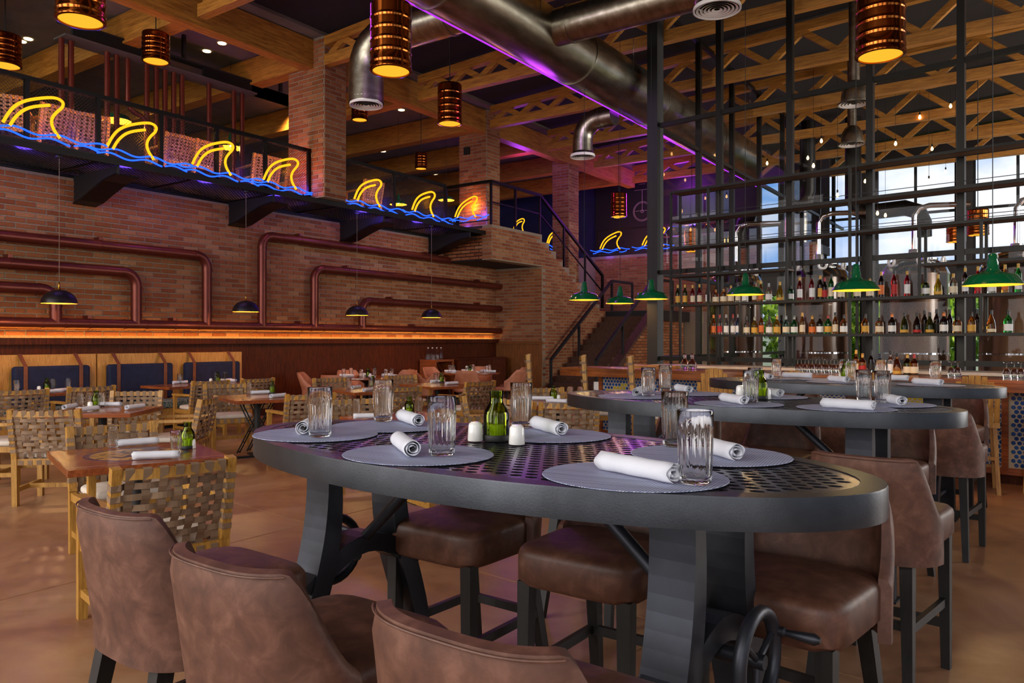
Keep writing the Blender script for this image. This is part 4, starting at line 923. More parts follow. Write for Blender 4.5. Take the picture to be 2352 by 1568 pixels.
# ------------------------------------------------------------------ oval perforated high tables
TA, TB_, TZ = 1.18, 0.53, 1.11
def ell(a, b, n=72): return [(a*math.cos(2*PI*i/n), b*math.sin(2*PI*i/n)) for i in range(n)]
def oval_table(label):
    t = tag(empty('high_table'), label, 'table'); n = 72
    o1, o2, o3 = ell(TA, TB_), ell(TA-.014, TB_-.014), ell(TA-.062, TB_-.062)
    m = MB(); vs = []; fs = []
    rings = [(o2, TZ-.08), (o1, TZ-.078), (o1, TZ-.004), ([(x*.9985, y*.9975) for x, y in o1], TZ), (o3, TZ), (o3, TZ-.006), (o2, TZ-.006)]
    for P_, z in rings: vs += [(x, y, z) for x, y in P_]
    for i in range(len(rings)-1):
        for k in range(n): fs.append((i*n+k, i*n+(k+1) % n, (i+1)*n+(k+1) % n, (i+1)*n+k))
    for k in range(n): fs.append((6*n+k, 6*n+(k+1) % n, (k+1) % n, k))
    m.add(vs, fs, True); put('rim', m, MAT['ironrim'], t)
    # plate with staggered elongated hexagonal holes
    m = MB(); px, py = .050, .036; zt, zb = TZ-.002, TZ-.009
    nr = int((TB_)/py)+1
    for r in range(-nr, nr+1):
        off = px/2 if r % 2 else 0
        for c in range(-26, 27):
            x, y = c*px+off, r*py
            if (x/(TA-.03))**2+(y/(TB_-.03))**2 > 1: continue
            q = [(x-px/2, y-py/2), (x+px/2, y-py/2), (x+px/2, y+py/2), (x-px/2, y+py/2)]
            solid = (x/(TA-.085))**2+(y/(TB_-.085))**2 > 1
            if solid: m.add([(a, b, zt) for a, b in q], [(0, 1, 2, 3)]); continue
            h = [(x+.020, y), (x+.009, y+.0125), (x-.009, y+.0125), (x-.020, y), (x-.009, y-.0125), (x+.009, y-.0125)]
            vs = [(a, b, zt) for a, b in q]+[(a, b, zt) for a, b in h]+[(a, b, zb) for a, b in h]
            m.add(vs, [(3, 6, 5, 2), (0, 1, 9, 8), (2, 5, 4), (1, 2, 4), (1, 4, 9), (3, 7, 6), (0, 7, 3), (0, 8, 7)]+[(4+k, 4+(k+1) % 6, 10+(k+1) % 6, 10+k) for k in range(6)])
    me = m.mesh('perforated_plate'); me.materials.append(MAT['ironplate']); put('perforated_plate', me, None, t)
    for s in (-1, 1):
        fx = s*.72
        fr = put('end_frame', MB().sweep([(fx, y, .55+.13*math.cos(y/.27*PI/2)) for y in [-.27+.54*i/12 for i in range(13)]], .12, .07), MAT['ironleg'], t)
        for k in (-1, 1):
            pts = [(fx, k*(.165+.0), TZ-.085), (fx, k*.160, .90), (fx, k*.170, .76), (fx, k*.20, .62), (fx, k*.245, .48), (fx, k*.285, .34), (fx, k*.305, .18), (fx, k*.31, 0.012)]
            sp_ = smooth([tuple(q) for q in pts], 3); put('leg', MB().sweep(sp_, .13, [.055+.025*math.sin(PI*i/(len(sp_)-1)) for i in range(len(sp_))]), MAT['ironleg'], fr)
            put('foot', MB().ab((fx-.08, k*.31-.06, 0), (fx+.08, k*.31+.06, .012)), MAT['ironleg'], fr)
        put('foot_bar', MB().cyl((fx, -.28, .24), (fx, .28, .24), .018, n=12), MAT['ironleg'], t)
        put('brace', MB().cyl((s*.24, 0, TZ-.03), (fx-s*.04, 0, .70), .021, n=14), MAT['ironleg'], t)
        put('cross_rail', MB().ab((fx-.06, -.24, TZ-.09), (fx+.06, .24, TZ-.03)), MAT['ironleg'], t)
        wx = fx+s*.15
        wh = put('handwheel', MB().tube([(wx, .125*math.cos(a), .62+.125*math.sin(a)) for a in [2*PI*i/28 for i in range(28)]], .019, 10, True), MAT['ironleg'], t)
        for a in (0.4, 0.4+2*PI/3, 0.4+4*PI/3): put('spoke', MB().cyl((wx, 0, .62), (wx, .12*math.cos(a), .62+.12*math.sin(a)), .009, n=8), MAT['ironleg'], wh)
        put('axle', MB().cyl((fx, 0, .62), (wx+s*.02, 0, .62), .02, n=12), MAT['ironleg'], wh)
        put('handle', MB().tube([(wx, .125*math.cos(.4), .62+.125*math.sin(.4)), (wx+s*.03, .125*math.cos(.4), .62+.125*math.sin(.4)), (wx+s*.035, .115, .668), (wx+s*.11, .115, .668), (wx+s*.125, .115, .668)], .012, 10, radii=[.012, .014, .009, .016, .008]), MAT['ironleg'], wh)
    put('top_bearer', MB().ab((-.78, -.04, TZ-.075), (.78, .04, TZ-.035)), MAT['ironleg'], t)
    return t
TPOS = [(-1.49, 2.07, -3.5), (-1.50, 4.50, -4.0), (-1.42, 6.92, -5.0)]
t1 = oval_table('oval perforated black iron high table standing farthest from the bar'); t1.location = (*TPOS[0][:2], 0); t1.rotation_euler = (0, 0, math.radians(TPOS[0][2]))
t2 = dup(t1, (*TPOS[1][:2], 0), math.radians(TPOS[1][2]), 'oval perforated black iron high table standing in the middle of three')
t3 = dup(t1, (*TPOS[2][:2], 0), math.radians(TPOS[2][2]), 'oval perforated black iron high table standing next to the bar stools')

# ------------------------------------------------------------------ leather bar stools
def shell_panel(W_, D_, phim, ztop, zlow, zbot, flat, thick, lean, zref, n=34, rows=8, front_open=0.0, sq=0.66):
    """curved wrap-around back: closed shell between inner and outer surface"""
    def top(ph):
        a = abs(ph)
        if a < flat: return ztop
        k = (a-flat)/(phim-flat); k = k*k*(3-2*k)*.55+k*.45
        return ztop+(zlow-ztop)*k
    def pt(ph, z, o):
        k = max(0, (z-zref))*lean
        sx = math.copysign(abs(math.sin(ph))**sq, ph); cy = max(0.0, math.cos(ph))**sq
        return ((W_+o)*sx, -(D_+o)*cy-k*cy+front_open, z)
    m = MB(); vs = []; fs = []; NR = rows+1
    for o in (0, thick):
        for i in range(n+1):
            ph = -phim+2*phim*i/n; zt = top(ph)
            for j in range(NR):
                z = zbot+(zt-zbot)*j/rows
                e = 0.012 if (o == thick and j == rows) else 0
                oo = o-(0.012 if (o == thick and j == rows) else 0)
                vs.append(pt(ph, z-e*.3, oo))
    q = (n+1)*NR; I = lambda s, i, j: s*q+i*NR+j
    for i in range(n):
        for j in range(rows):
            fs.append((I(0, i, j), I(0, i, j+1), I(0, i+1, j+1), I(0, i+1, j))); fs.append((I(1, i, j), I(1, i+1, j), I(1, i+1, j+1), I(1, i, j+1)))
        fs.append((I(0, i, rows), I(1, i, rows), I(1, i+1, rows), I(0, i+1, rows))); fs.append((I(0, i, 0), I(0, i+1, 0), I(1, i+1, 0), I(1, i, 0)))
    for j in range(rows):
        fs.append((I(0, 0, j), I(1, 0, j), I(1, 0, j+1), I(0, 0, j+1))); fs.append((I(0, n, j), I(0, n, j+1), I(1, n, j+1), I(1, n, j)))
    m.add(vs, fs, True); return m, top, pt
def cushion_mesh(w, d, z0, z1, dome=.02, r=.035, taper=0.0, n=10):
    """soft box: superellipse plan, rounded edges, slightly domed top"""
    m = MB(); vs = []; fs = []; N = 40; ex = 6.0
    def ring(k, z):
        P_ = []
        for i in range(N):
            a = 2*PI*i/N; c, s_ = math.cos(a), math.sin(a); q = (abs(c)**ex+abs(s_)**ex)**(-1/ex)
            x, y = c*q*(w/2-k), s_*q*(d/2-k); P_.append((x*(1-taper*(y/(d/2)-1)*-.5), y, z))
        return P_
    prof = [(r*.5, z0), (0, z0+r*.6)]+[(0, z1-r)]+[(r*(1-math.cos(a)), z1-r+r*math.sin(a)) for a in (.5, 1.0, 1.4)]
    prof += [(w*.12, z1+dome*.55), (w*.25, z1+dome*.85), (w*.40, z1+dome)]
    for k, z in prof: vs += ring(k, z)
    M_ = len(prof)
    for i in range(M_-1):
        for k in range(N): fs.append((i*N+k, i*N+(k+1) % N, (i+1)*N+(k+1) % N, (i+1)*N+k))
    fs.append(tuple((M_-1)*N+k for k in range(N))); fs.append(tuple(range(N))[::-1])
    m.add(vs, fs, True); return m
def stool():
    t = empty('bar_stool')
    m, top, pt = shell_panel(.235, .215, 1.40, .985, .74, .545, .80, .036, .16, .60)
    b = put('backrest', m, MAT['leather'], t)
    n = 40; P_ = [pt(-.78+1.56*i/n, top(0)-.010, .0305) for i in range(n+1)]
    put('piping', MB().tube(P_, .0025, 6), MAT['leather'], b)
    o = put('seat', cushion_mesh(.485, .45, .60, .735, .016, .03), MAT['leather_seat'], t); o.location = (0, .06, 0)
    for sx in (-1, 1):
        put('leg', MB().bar((sx*.195, .235, .61), (sx*.20, .245, 0), .05, .05, (0, 1, 0), .036, .036), MAT['black_wood'], t)
        put('leg', MB().bar((sx*.16, -.185, .55), (sx*.195, -.29, 0), .05, .05, (0, 1, 0), .036, .036), MAT['black_wood'], t)
        put('side_stretcher', MB().bar((sx*.195, .24, .30), (sx*.185, -.215, .30), .022, .036), MAT['black_wood'], t)
    put('foot_rest', MB().bar((-.198, .245, .20), (.198, .245, .20), .024, .04), MAT['black_wood'], t); put('rear_stretcher', MB().bar((-.18, -.22, .30), (.18, -.22, .30), .022, .036), MAT['black_wood'], t)
    return t
SL = {'n1': ('brown leather bar stool facing the bar at the oval table farthest from it', 'stools at the table farthest from the bar, outer side'),
      'f1': ('brown leather bar stool at the oval table farthest from the bar, on its bar side', 'stools at the table farthest from the bar, bar side'),
      'n2': ('brown leather bar stool at the middle oval table, on the side away from the bar', 'stools at the middle table, outer side'),
      'f2': ('brown leather bar stool at the middle oval table, on its bar side', 'stools at the middle table, bar side'),
      'n3': ('brown leather bar stool at the oval table next to the bar stools, facing the bar', 'stools at the table next to the bar, outer side'),
      'f3': ('brown leather bar stool between the bar and the oval table next to it', 'stools at the table next to the bar, bar side')}
STO = stool(); first = [True]
def put_stool(x, y, rz, k):
    if first[0]:
        o = STO; o.location = (x, y, 0); o.rotation_euler = (0, 0, math.radians(rz)); first[0] = False
        tag(o, SL[k][0], 'stool', SL[k][1])
    else: o = dup(STO, (x, y, 0), math.radians(rz), *SL[k])
for x, y, rz in ((-2.19, 1.40, -3), (-1.48, 1.27, -2), (-.80, 1.25, -2)): put_stool(x, y, rz, 'n1')
for x, y, rz in ((-1.98, 2.53, 178), (-1.32, 2.50, 180), (-.66, 2.50, 172)): put_stool(x, y, rz, 'f1')
for x, y, rz in ((-2.00, 3.70, 2), (-1.30, 3.68, -2), (-.60, 3.70, -8)): put_stool(x, y, rz, 'n2')
for x, y, rz in ((-2.15, 5.16, 180), (-1.48, 5.16, 178), (-.82, 5.14, 172)): put_stool(x, y, rz, 'f2')
for x, y, rz in ((-2.05, 6.18, 0), (-1.35, 6.12, -3), (-.60, 6.16, -6)): put_stool(x, y, rz, 'n3')
for x, y, rz in ((-2.05, 7.68, 180), (-1.35, 7.65, 180), (-.68, 7.62, 172)): put_stool(x, y, rz, 'f3')

# ------------------------------------------------------------------ table settings
def fl_(i, k, nr, fl0, fl1, n):
    return 0
def tumbler_mesh():
    n = 64; H_ = .178; ro = lambda z: .0375+.0065*(z/H_)
    def fl(i, k): return 0
    outer = [(.033, 0), (ro(0), .004)]+[(ro(H_*q), H_*q) for q in (.08, .18, .3, .42, .54, .62, .68, .72, .8, .9, .985)]+[(ro(H_)-.001, H_)]
    inner = [(ro(H_*q)-.0032, H_*q) for q in (.985, .72, .3, .12)]+[(.026, .014), (.004, .013)]
    prof = outer+inner; flu = [0, .0, .035, .045, .05, .05, .05, .05, .05, .035, .0, 0, 0, 0]+[0]*6
    m = MB(); m.lathe(prof, (0, 0, 0), n, True, lambda i, k: (flu[i] if i < len(flu) else 0)*.7*math.cos(2*PI*k*16/n))
    return m
_g = put('x', tumbler_mesh(), MAT['glass']); TUM = _g.data; bpy.data.objects.remove(_g)
def tumbler(p, label, group, k=1.0):
    o = tag(put('tumbler', TUM, None, None, p), label, 'glass', group); o.scale = (k, k, k); return o
def napkin_meshes():
    L_ = .255; R_ = .0265; m = MB(); turns = 2.6; n = 62; ns = 9
    sp = []
    for i in range(n+1):
        a = turns*2*PI*i/n; r = .0085+(R_-.0085)*(i/n); sp.append((r*math.cos(a+.6)*1.08, r*math.sin(a+.6)))
    tail = sp[-1]; sp += [(tail[0]+.006, -.020), (tail[0]+.012, -.0255)] if False else []
    vs = []; fs = []; N = len(sp)
    for j in range(ns+1):
        y = -L_/2+L_*j/ns; wob = 1+.03*math.sin(j*1.7)
        for i, (x, z) in enumerate(sp): vs.append((x*wob, y+.004*math.sin(i*.9)*(1 if j in (0, ns) else 0), z*wob+R_))
    for j in range(ns):
        for i in range(N-1): fs.append((j*N+i, j*N+i+1, (j+1)*N+i+1, (j+1)*N+i))
    m.add(vs, fs, True)
    o = put('x', m, MAT['napkin']); md = o.modifiers.new('thick', 'SOLIDIFY'); md.thickness = .0016
    # bake the thickness into the mesh
    dg = bpy.context.evaluated_depsgraph_get(); me = bpy.data.meshes.new_from_object(o.evaluated_get(dg)); bpy.data.objects.remove(o)
    c = put('x', MB().box((.002, 0, R_+.001), (.012, L_*.96, .003)).box((-.003, 0, R_-.004), (.014, L_*.95, .0025)), MAT['chrome']); ce = c.data; bpy.data.objects.remove(c)
    return me, ce
NAP, CUT = napkin_meshes()
def napkin(p, q, label, group):
    """rolled napkin with cutlery from p to q (points on the table)"""
    p = Vector(p); q = Vector(q); d = q-p; e = tag(empty('rolled_napkin', ((p.x+q.x)/2, (p.y+q.y)/2, p.z), math.atan2(-d.x, d.y)), label, 'napkin', group)
    r = put('cloth_roll', NAP, None, e); put('cutlery', CUT, None, e); return e
_m = put('x', MB().lathe([(.0, 0), (.212, 0), (.215, .001), (.214, .0026), (.0, .003)], (0, 0, 0), 48), MAT['weave']); MATM = _m.data; bpy.data.objects.remove(_m)
def placemat(p, label, group, rz=0): o = tag(put('placemat', MATM, None, None, p, rz*.15), label, 'placemat', group); o.scale = (1.12, 1.0, 1.0); return o
def candle_set():
    b = put('x', MB().lathe([(.038, .0), (.042, .012), (.042, .085), (.038, .10), (.024, .122), (.0215, .132), (.0235, .16), (.0245, .163), (.0225, .163), (.0195, .132), (.022, .121), (.036, .098), (.0395, .084), (.0395, .014), (.004, .010)], (0, 0, 0), 28), MAT['glass_green'])
    c = put('x', MB().lathe([(.043, .0), (.044, .004), (.044, .018), (.0425, .02), (.0425, -.0)], (0, 0, 0), 28), MAT['blacksoft'])
    l = put('x', MB().lathe([(.022, .015), (.024, .018), (.024, .05), (.02, .052), (.002, .05)], (0, 0, 0), 20), MAT['candle'])
    f = put('x', MB().lathe([(.001, .05), (.006, .056), (.0055, .064), (.001, .08)], (0, 0, 0), 10), MAT['candle'])
    r = [o.data for o in (b, c, l, f)]
    for o in (b, c, l, f): bpy.data.objects.remove(o)
    return r
CND = candle_set()
def candle(p, label, group):
    e = tag(empty('candle_jar', p), label, 'candle', group); e.scale = (1.08, 1.08, 1.06); b = put('glass_jar', CND[0], None, e); put('base_ring', CND[1], None, e); c = put('candle', CND[2], None, e); put('flame_tip', CND[3], None, c); return e
_s = put('x', MB().lathe([(.026, 0), (.0275, .003), (.0245, .055), (.020, .062), (.016, .0635), (.016, .066), (.003, .067)], (0, 0, 0), 24), MAT['white']); SHK = _s.data; bpy.data.objects.remove(_s)
def shaker(p, label, group): return tag(put('salt_shaker', SHK, None, None, p), label, 'shaker', group)
def setting(tn, mats, glasses, naps, cnd, shk, z, zmat=.003, k=1.0, rect=None):
    small = False
    def pZ(u, v, h, _p=globals()['pZ']):
        p = _p(u, v, h)
        if rect and rect[3] < 0:
            x, y, rz = rect[:3]; c, s = math.cos(math.radians(rz)), math.sin(math.radians(rz)); a, b = (p.x-x)*c+(p.y-y)*s, -(p.x-x)*s+(p.y-y)*c
            A_, B_ = (.93, .32) if h == z and not small else (1.08, .45); q = math.sqrt((a/A_)**2+(b/B_)**2)
            if q > 1: a /= q; b /= q
            p = Vector((x+a*c-b*s, y+a*s+b*c, p.z))
        elif rect:
            x, y, rz, sx, sy = rect; c, s = math.cos(math.radians(rz)), math.sin(math.radians(rz)); a, b = (p.x-x)*c+(p.y-y)*s, -(p.x-x)*s+(p.y-y)*c
            a = max(-sx/2+.07, min(sx/2-.07, a)); b = max(-sy/2+.07, min(sy/2-.07, b)); p = Vector((x+a*c-b*s, y+a*s+b*c, p.z))
        return p
    for i, (u, v) in enumerate(mats): p = pZ(u, v, z); placemat((p.x, p.y, z+.001), 'round blue-grey woven placemat on the '+tn, 'placemats on the '+tn, .3*i)
    for u, v in glasses: p = pZ(u, v, z+zmat); tumbler((p.x, p.y, z+zmat+.002), 'clear fluted tumbler standing on the '+tn, 'tumblers on the '+tn, k)
    for (a, b), (c, d) in naps:
        p, q = pZ(a, b, z+.03), pZ(c, d, z+.03); p.z = q.z = z+zmat+.002; napkin(p, q, 'white cloth napkin rolled round cutlery on the '+tn, 'rolled napkins on the '+tn)
    small = True
    for u, v in cnd: p = pZ(u, v, z); candle((p.x, p.y, z+.002), 'green glass candle jar on the '+tn, 'candle jars on the '+tn)
    for u, v in shk: p = pZ(u, v, z); shaker((p.x, p.y, z+.002), 'small white shaker on the '+tn, 'white shakers on the '+tn)
setting('oval table farthest from the bar', [(725, 998), (960, 1044), (1455, 1094), (1630, 1046), (893, 979), (1292, 991)], [(735, 1004), (880, 968), (1015, 1047), (1200, 980), (1550, 1026), (1597, 1112)],
        [((684, 990), (735, 962)), ((951, 1033), (914, 1006)), ((1555, 1088), (1380, 1056)), ((1690, 1038), (1598, 1014)), ((958, 964), (905, 949)), ((1293, 986), (1235, 967))], [(1140, 1012)], [(1092, 1013), (1187, 1021)], TZ, rect=(*TPOS[0], -1))
s_ = 2.279
zz = lambda L_: [(1320+x/s_, 850+y/s_) for x, y in L_]
setting('oval table in the middle', zz([(320, 138), (855, 180), (1515, 208), (560, 118), (1085, 132), (1725, 182)]), zz([(385, 137), (440, 107), (922, 172), (945, 140), (1515, 162), (1612, 172)]),
        [tuple(zz(q)) for q in (((318, 118), (350, 100)), ((590, 100), (480, 84)), ((905, 160), (765, 138)), ((1090, 122), (990, 98)), ((1640, 192), (1350, 172)), ((1700, 158), (1640, 146)))], zz([(970, 152)]), zz([(866, 135), (1003, 152)]), TZ, rect=(*TPOS[1], -1))
s_ = 2.933
zz = lambda L_: [(1550+x/s_, 780+y/s_) for x, y in L_]
setting('oval table next to the bar stools', zz([(650, 262), (1090, 286), (1720, 306), (800, 243), (1640, 250)]), zz([(685, 262), (1185, 290), (1630, 265), (1802, 288), (1150, 250)]),
        [tuple(zz(q)) for q in (((650, 250), (595, 240)), ((845, 238), (720, 232)), ((1175, 270), (1035, 258)), ((1805, 288), (1605, 276)), ((1760, 255), (1650, 246)))], zz([(1160, 262)]), zz([(1122, 250)]), TZ, rect=(*TPOS[2], -1))
# ------------------------------------------------------------------ woven armchairs (seat at z, front towards +y)
def woven_chair(name='armchair', zs=.42, ht=.86, arms=True, lean=.20):
    t = empty(name); W_ = .275; ash = MAT['ash']; up = ht-zs
    ypost = lambda z: -.245-max(0, z-zs)*lean
    for s in (-1, 1):
        put('rear_leg', MB().bar((s*W_, -.235, 0), (s*W_, -.245, zs), .045, .05, (0, 1, 0)).bar((s*W_, -.245, zs), (s*W_, ypost(ht), ht), .045, .05, (0, 1, 0)), ash, t)
        put('front_leg', MB().bar((s*W_, .25, 0), (s*W_, .25, zs+.20 if arms else zs), .045, .045, (0, 1, 0)), ash, t)
        if arms: put('armrest', MB().bar((s*(W_+.005), .285, zs+.215), (s*(W_+.005), ypost(zs+.22)+.01, zs+.225), .06, .03), ash, t)
        put('side_rail', MB().bar((s*W_, .235, zs-.03), (s*W_, -.23, zs-.03), .03, .055), ash, t); put('stretcher', MB().bar((s*W_, .235, .14), (s*W_, -.23, .14), .025, .04), ash, t)
    put('front_rail', MB().bar((-W_+.02, .25, zs-.03), (W_-.02, .25, zs-.03), .03, .055), ash, t); put('rear_rail', MB().bar((-W_+.02, -.245, zs-.03), (W_-.02, -.245, zs-.03), .03, .055), ash, t)
    put('cross_stretcher', MB().bar((-W_, 0, .14), (W_, 0, .14), .025, .04), ash, t)
    bow = lambda x, z: -.055*(1-(x/W_)**2)*min(1, max(0, (z-zs)/.25))
    # top rail bows backwards
    zt = ht-.035; P_ = [Vector((x, ypost(zt)+bow(x, zt)*.9, zt-.004*(1-(x/W_)**2))) for x in [-W_+.02+(2*W_-.04)*i/10 for i in range(11)]]
    put('top_rail', MB().sweep(P_, .05, .024, (0, 0, 1)), ash, t)
    nv, nh = 7, 6; sw = .040; sh = .031
    xs = [(-W_+.055)+(2*W_-.11)*i/(nv-1) for i in range(nv)]; zsx = [zs+.075+(up-.17)*i/(nh-1) for i in range(nh)]
    for i, x in enumerate(xs):            # upright straps, wrapped over the top rail
        m = MB(); vs = []; K = 26
        for k in range(K+1):
            z = zs-.055+(ht-.012-zs+.055)*k/K; y = ypost(z)+bow(x, z)
            wv = math.cos(PI*((z-zsx[0])/(zsx[1]-zsx[0])+i))*.007 if z < ht-.08 else .0
            y0 = y+wv
            if z > ht-.075: y0 = ypost(z)+bow(x, zt)*.9-.016
            if z < zs: y0 = -.245-.018
            vs += [(x-sw/2, y0, z), (x+sw/2, y0, z)]
        # over the top and down the front of the rail
        yt = ypost(zt)+bow(x, zt)*.9
        for y0, z in ((yt-.008, ht-.006), (yt+.012, ht-.006), (yt+.017, ht-.015), (yt+.016, ht-.068)): vs += [(x-sw/2, y0, z), (x+sw/2, y0, z)]
        n = len(vs)//2; m.add(vs, [(2*k, 2*k+1, 2*k+3, 2*k+2) for k in range(n-1)]); put('upright_strap', m, MAT['strap'], t)
    for j, z in enumerate(zsx):           # level straps, wrapped round the posts
        m = MB(); vs = []; K = 30
        for k in range(K+1):
            x = -W_+2*W_*k/K; y = ypost(z)+bow(x, z); wv = -math.cos(PI*((x-xs[0])/(xs[1]-xs[0])+j))*.007
            if abs(x) > W_-.03: wv = -.026
            vs += [(x, y+wv, z-sh/2), (x, y+wv, z+sh/2)]
        m.add(vs, [(2*k, 2*k+1, 2*k+3, 2*k+2) for k in range(K)])
        for s in (-1, 1): m.bar((s*W_, ypost(z-sh/2), z-sh/2), (s*W_, ypost(z+sh/2), z+sh/2), .049, .056, (0, 1, 0))
        put('level_strap', m, MAT['strap'], t)
    for i in range(6): put('seat_strap', MB().ab((-W_+.03+i*.09, -.24, zs-.004), (-W_+.07+i*.09, .262, zs)).ab((-W_+.03+i*.09, .262, zs-.062), (-W_+.07+i*.09, .268, zs)), MAT['strap'], t)
    c = put('seat_cushion', cushion_mesh(.50, .47, zs+.002, zs+.05, .012, .02), MAT['cushion'], t); c.location = (0, .005, 0)
    return t
CH = woven_chair(); cfirst = [True]
def chair(x, y, face, label, group=None, z=0.0):
    """face = direction the sitter looks, degrees from +Y towards -X"""
    if cfirst[0]:
        cfirst[0] = False; o = CH; o.location = (x, y, z); o.rotation_euler = (0, 0, math.radians(face)); tag(o, label, 'armchair', group)
    else:
        o = dup(CH, (x, y, z), math.radians(face), label); 
        if group: o['group'] = group
        elif 'group' in o: del o['group']
    return o
def dchair(cx, cy, ang, dist, label, group=None):
    """chair on the side of a table centre: ang = direction from the table to the chair (degrees, math convention)"""
    a = math.radians(ang); return chair(cx+dist*math.cos(a), cy+dist*math.sin(a), ang+90, label, group)

# ------------------------------------------------------------------ dining tables
def dining_table(x, y, rz, sx, sy, label, legs4=False, disc=False, z=.75):
    t = tag(empty('dining_table', (x, y, 0), math.radians(rz)), label, 'table')
    o = put('table_top', MB().ab((-sx/2, -sy/2, z-.04), (sx/2, sy/2, z)), MAT['walnut'], t); bevel(o, .004)
    for k in (-1, 1): put('inlay_line', MB().ab((k*sx*.40-.0015, -sy/2+.01, z), (k*sx*.40+.0015, sy/2-.01, z+.0004)), plain('pale_inlay', hexc('c48a50'), .3), t)
    if disc:
        put('printed_ring', MB().lathe([(.0, z+.0002), (.30, z+.0004), (.30, z+.0002)], (0, 0, 0), 48), plain('purple_print', hexc('3a1f3c'), .3, coat=.3), t)
        put('printed_disc', MB().lathe([(.0, z+.0005), (.265, z+.0007), (.265, z+.0004)], (0, 0, 0), 48), mottle('ochre_print', [(.42, hexc('2c2733')), (.47, hexc('b98a35')), (.7, hexc('d3a850'))], 6, .3, dist=1.5), t)
    if legs4:
        for a in (-1, 1):
            for b in (-1, 1): put('leg', MB().bar((a*(sx/2-.07), b*(sy/2-.07), 0), (a*(sx/2-.07), b*(sy/2-.07), z-.041), .055, .055), MAT['ash'], t)
    else:
        put('column', MB().cyl((0, 0, .02), (0, 0, z-.045), .04, n=18), MAT['blacksoft'], t); put('base', MB().ab((-.30, -.04, 0), (.30, .04, .02)).ab((-.04, -.30, .0), (.04, .30, .02)), MAT['blacksoft'], t)
        put('top_plate', MB().ab((-.2, -.2, z-.055), (.2, .2, z-.041)), MAT['blacksoft'], t)
    return t
# near table with printed disc
dining_table(-4.68, 2.60, -18, .92, .88, 'square reddish wooden table with a printed ochre disc', False, True)
chair(-3.86, 2.23, 78, 'woven-strap armchair with its back towards the leather stools, at the printed table')
chair(-5.20, 2.81, -103, 'woven-strap armchair tucked under the printed table, facing the leather stools')
setting('printed square table', [], [(255, 1025), (404, 1040)], [((267, 1012), (355, 1010)), ((298, 1046), (418, 1042))], [(431, 1030)], [(440, 1030)], .75, 0.001, .78, (-4.68, 2.60, -18, .92, .88))
# table set cornerwise
dining_table(-7.95, 4.05, 40, .9, .9, 'square wooden table set cornerwise between four woven armchairs')
for x, y, a, l in ((-7.42, 3.40, 43.6, 'woven-strap armchair at the cornerwise table, back turned to the printed table'), (-7.52, 4.60, 129.7, 'woven-strap armchair at the cornerwise table, back turned to the oval tables'), (-8.72, 4.72, -137.8, 'woven-strap armchair at the cornerwise table, beside the banquette chairs'), (-8.68, 3.45, -50, 'woven-strap armchair at the cornerwise table, on the side of the window wall')):
    chair(x, y, a, l)
setting('cornerwise square table', [], [(112, 935), (233, 935), (315, 917), (220, 931)], [((100, 935), (155, 930)), ((183, 940), (220, 936)), ((237, 926), (280, 925)), ((285, 936), (335, 930))], [(221, 934)], [(207, 937)], .75, .001, .85, (-7.95, 4.05, 40, .9, .9))
# banquette tables
for yc, l, l2 in ((4.75, 'oblong wooden table before the first navy cushion', 'woven-strap armchair facing the banquette at the first oblong table'), (7.35, 'oblong wooden table before the last navy cushions', 'woven-strap armchair facing the banquette at the last oblong table')):
    dining_table(-11.35, yc, 0, .80, 1.55, l)
    for dy in (-.42, .42): chair(-10.68, yc+dy, 84, l2, l2.replace('woven-strap armchair', 'armchairs'))
setting('first oblong banquette table', [], [(112, 895), (190, 889), (5, 897)], [((118, 897), (165, 893)), ((140, 901), (165, 899))], [(63, 893)], [(72, 896)], .75, .001, .9, (-11.35, 4.75, 0, .8, 1.55))
setting('last oblong banquette table', [], [(392, 880), (475, 876), (500, 874), (584, 870)], [((395, 878), (430, 876)), ((435, 881), (468, 878)), ((505, 871), (535, 869)), ((555, 872), (580, 870))], [(482, 876)], [(484, 878)], .75, .001, .9, (-11.35, 7.35, 0, .8, 1.55))
# row of tables between banquettes and oval tables
ROW = [(-8.15, 6.08, 'first'), (-8.10, 7.90, 'second'), (-8.05, 9.45, 'third')]
for x, y, nth in ROW:
    dining_table(x, y, -20, 1.1, .82, 'wooden table, %s of the middle row counted from the printed table' % nth)
    chair(*{'first': (-7.17, 5.94, 72), 'second': (-7.25, 7.5, 76), 'third': (-7.2, 9.1, 80)}[nth], 'woven-strap armchair at the %s middle-row table, backed to the oval tables' % nth); chair(*{'first': (-9.12, 6.38, -112), 'second': (-9.2, 8.4, -106), 'third': (-8.95, 9.75, -112)}[nth], 'woven-strap armchair at the %s middle-row table, backed to the banquettes' % nth)
setting('first middle-row table', [], [(567, 905), (664, 899)], [((575, 901), (610, 897)), ((622, 909), (655, 906))], [(672, 899)], [(677, 902)], .75, .001, .9, (-8.15, 6.08, -20, 1.1, .82))
setting('second middle-row table', [], [(800, 893), (852, 890)], [((803, 890), (833, 886)), ((838, 895), (856, 893))], [(875, 884)], [], .75, .001, .9, (-8.10, 7.90, -20, 1.1, .82))
setting('third middle-row table', [], [(969, 876), (1052, 873)], [((972, 873), (1003, 871)), ((1020, 880), (1058, 878))], [(1040, 873)], [(1033, 875), (1046, 875)], .75, .001, .9, (-8.05, 9.45, -20, 1.1, .82))
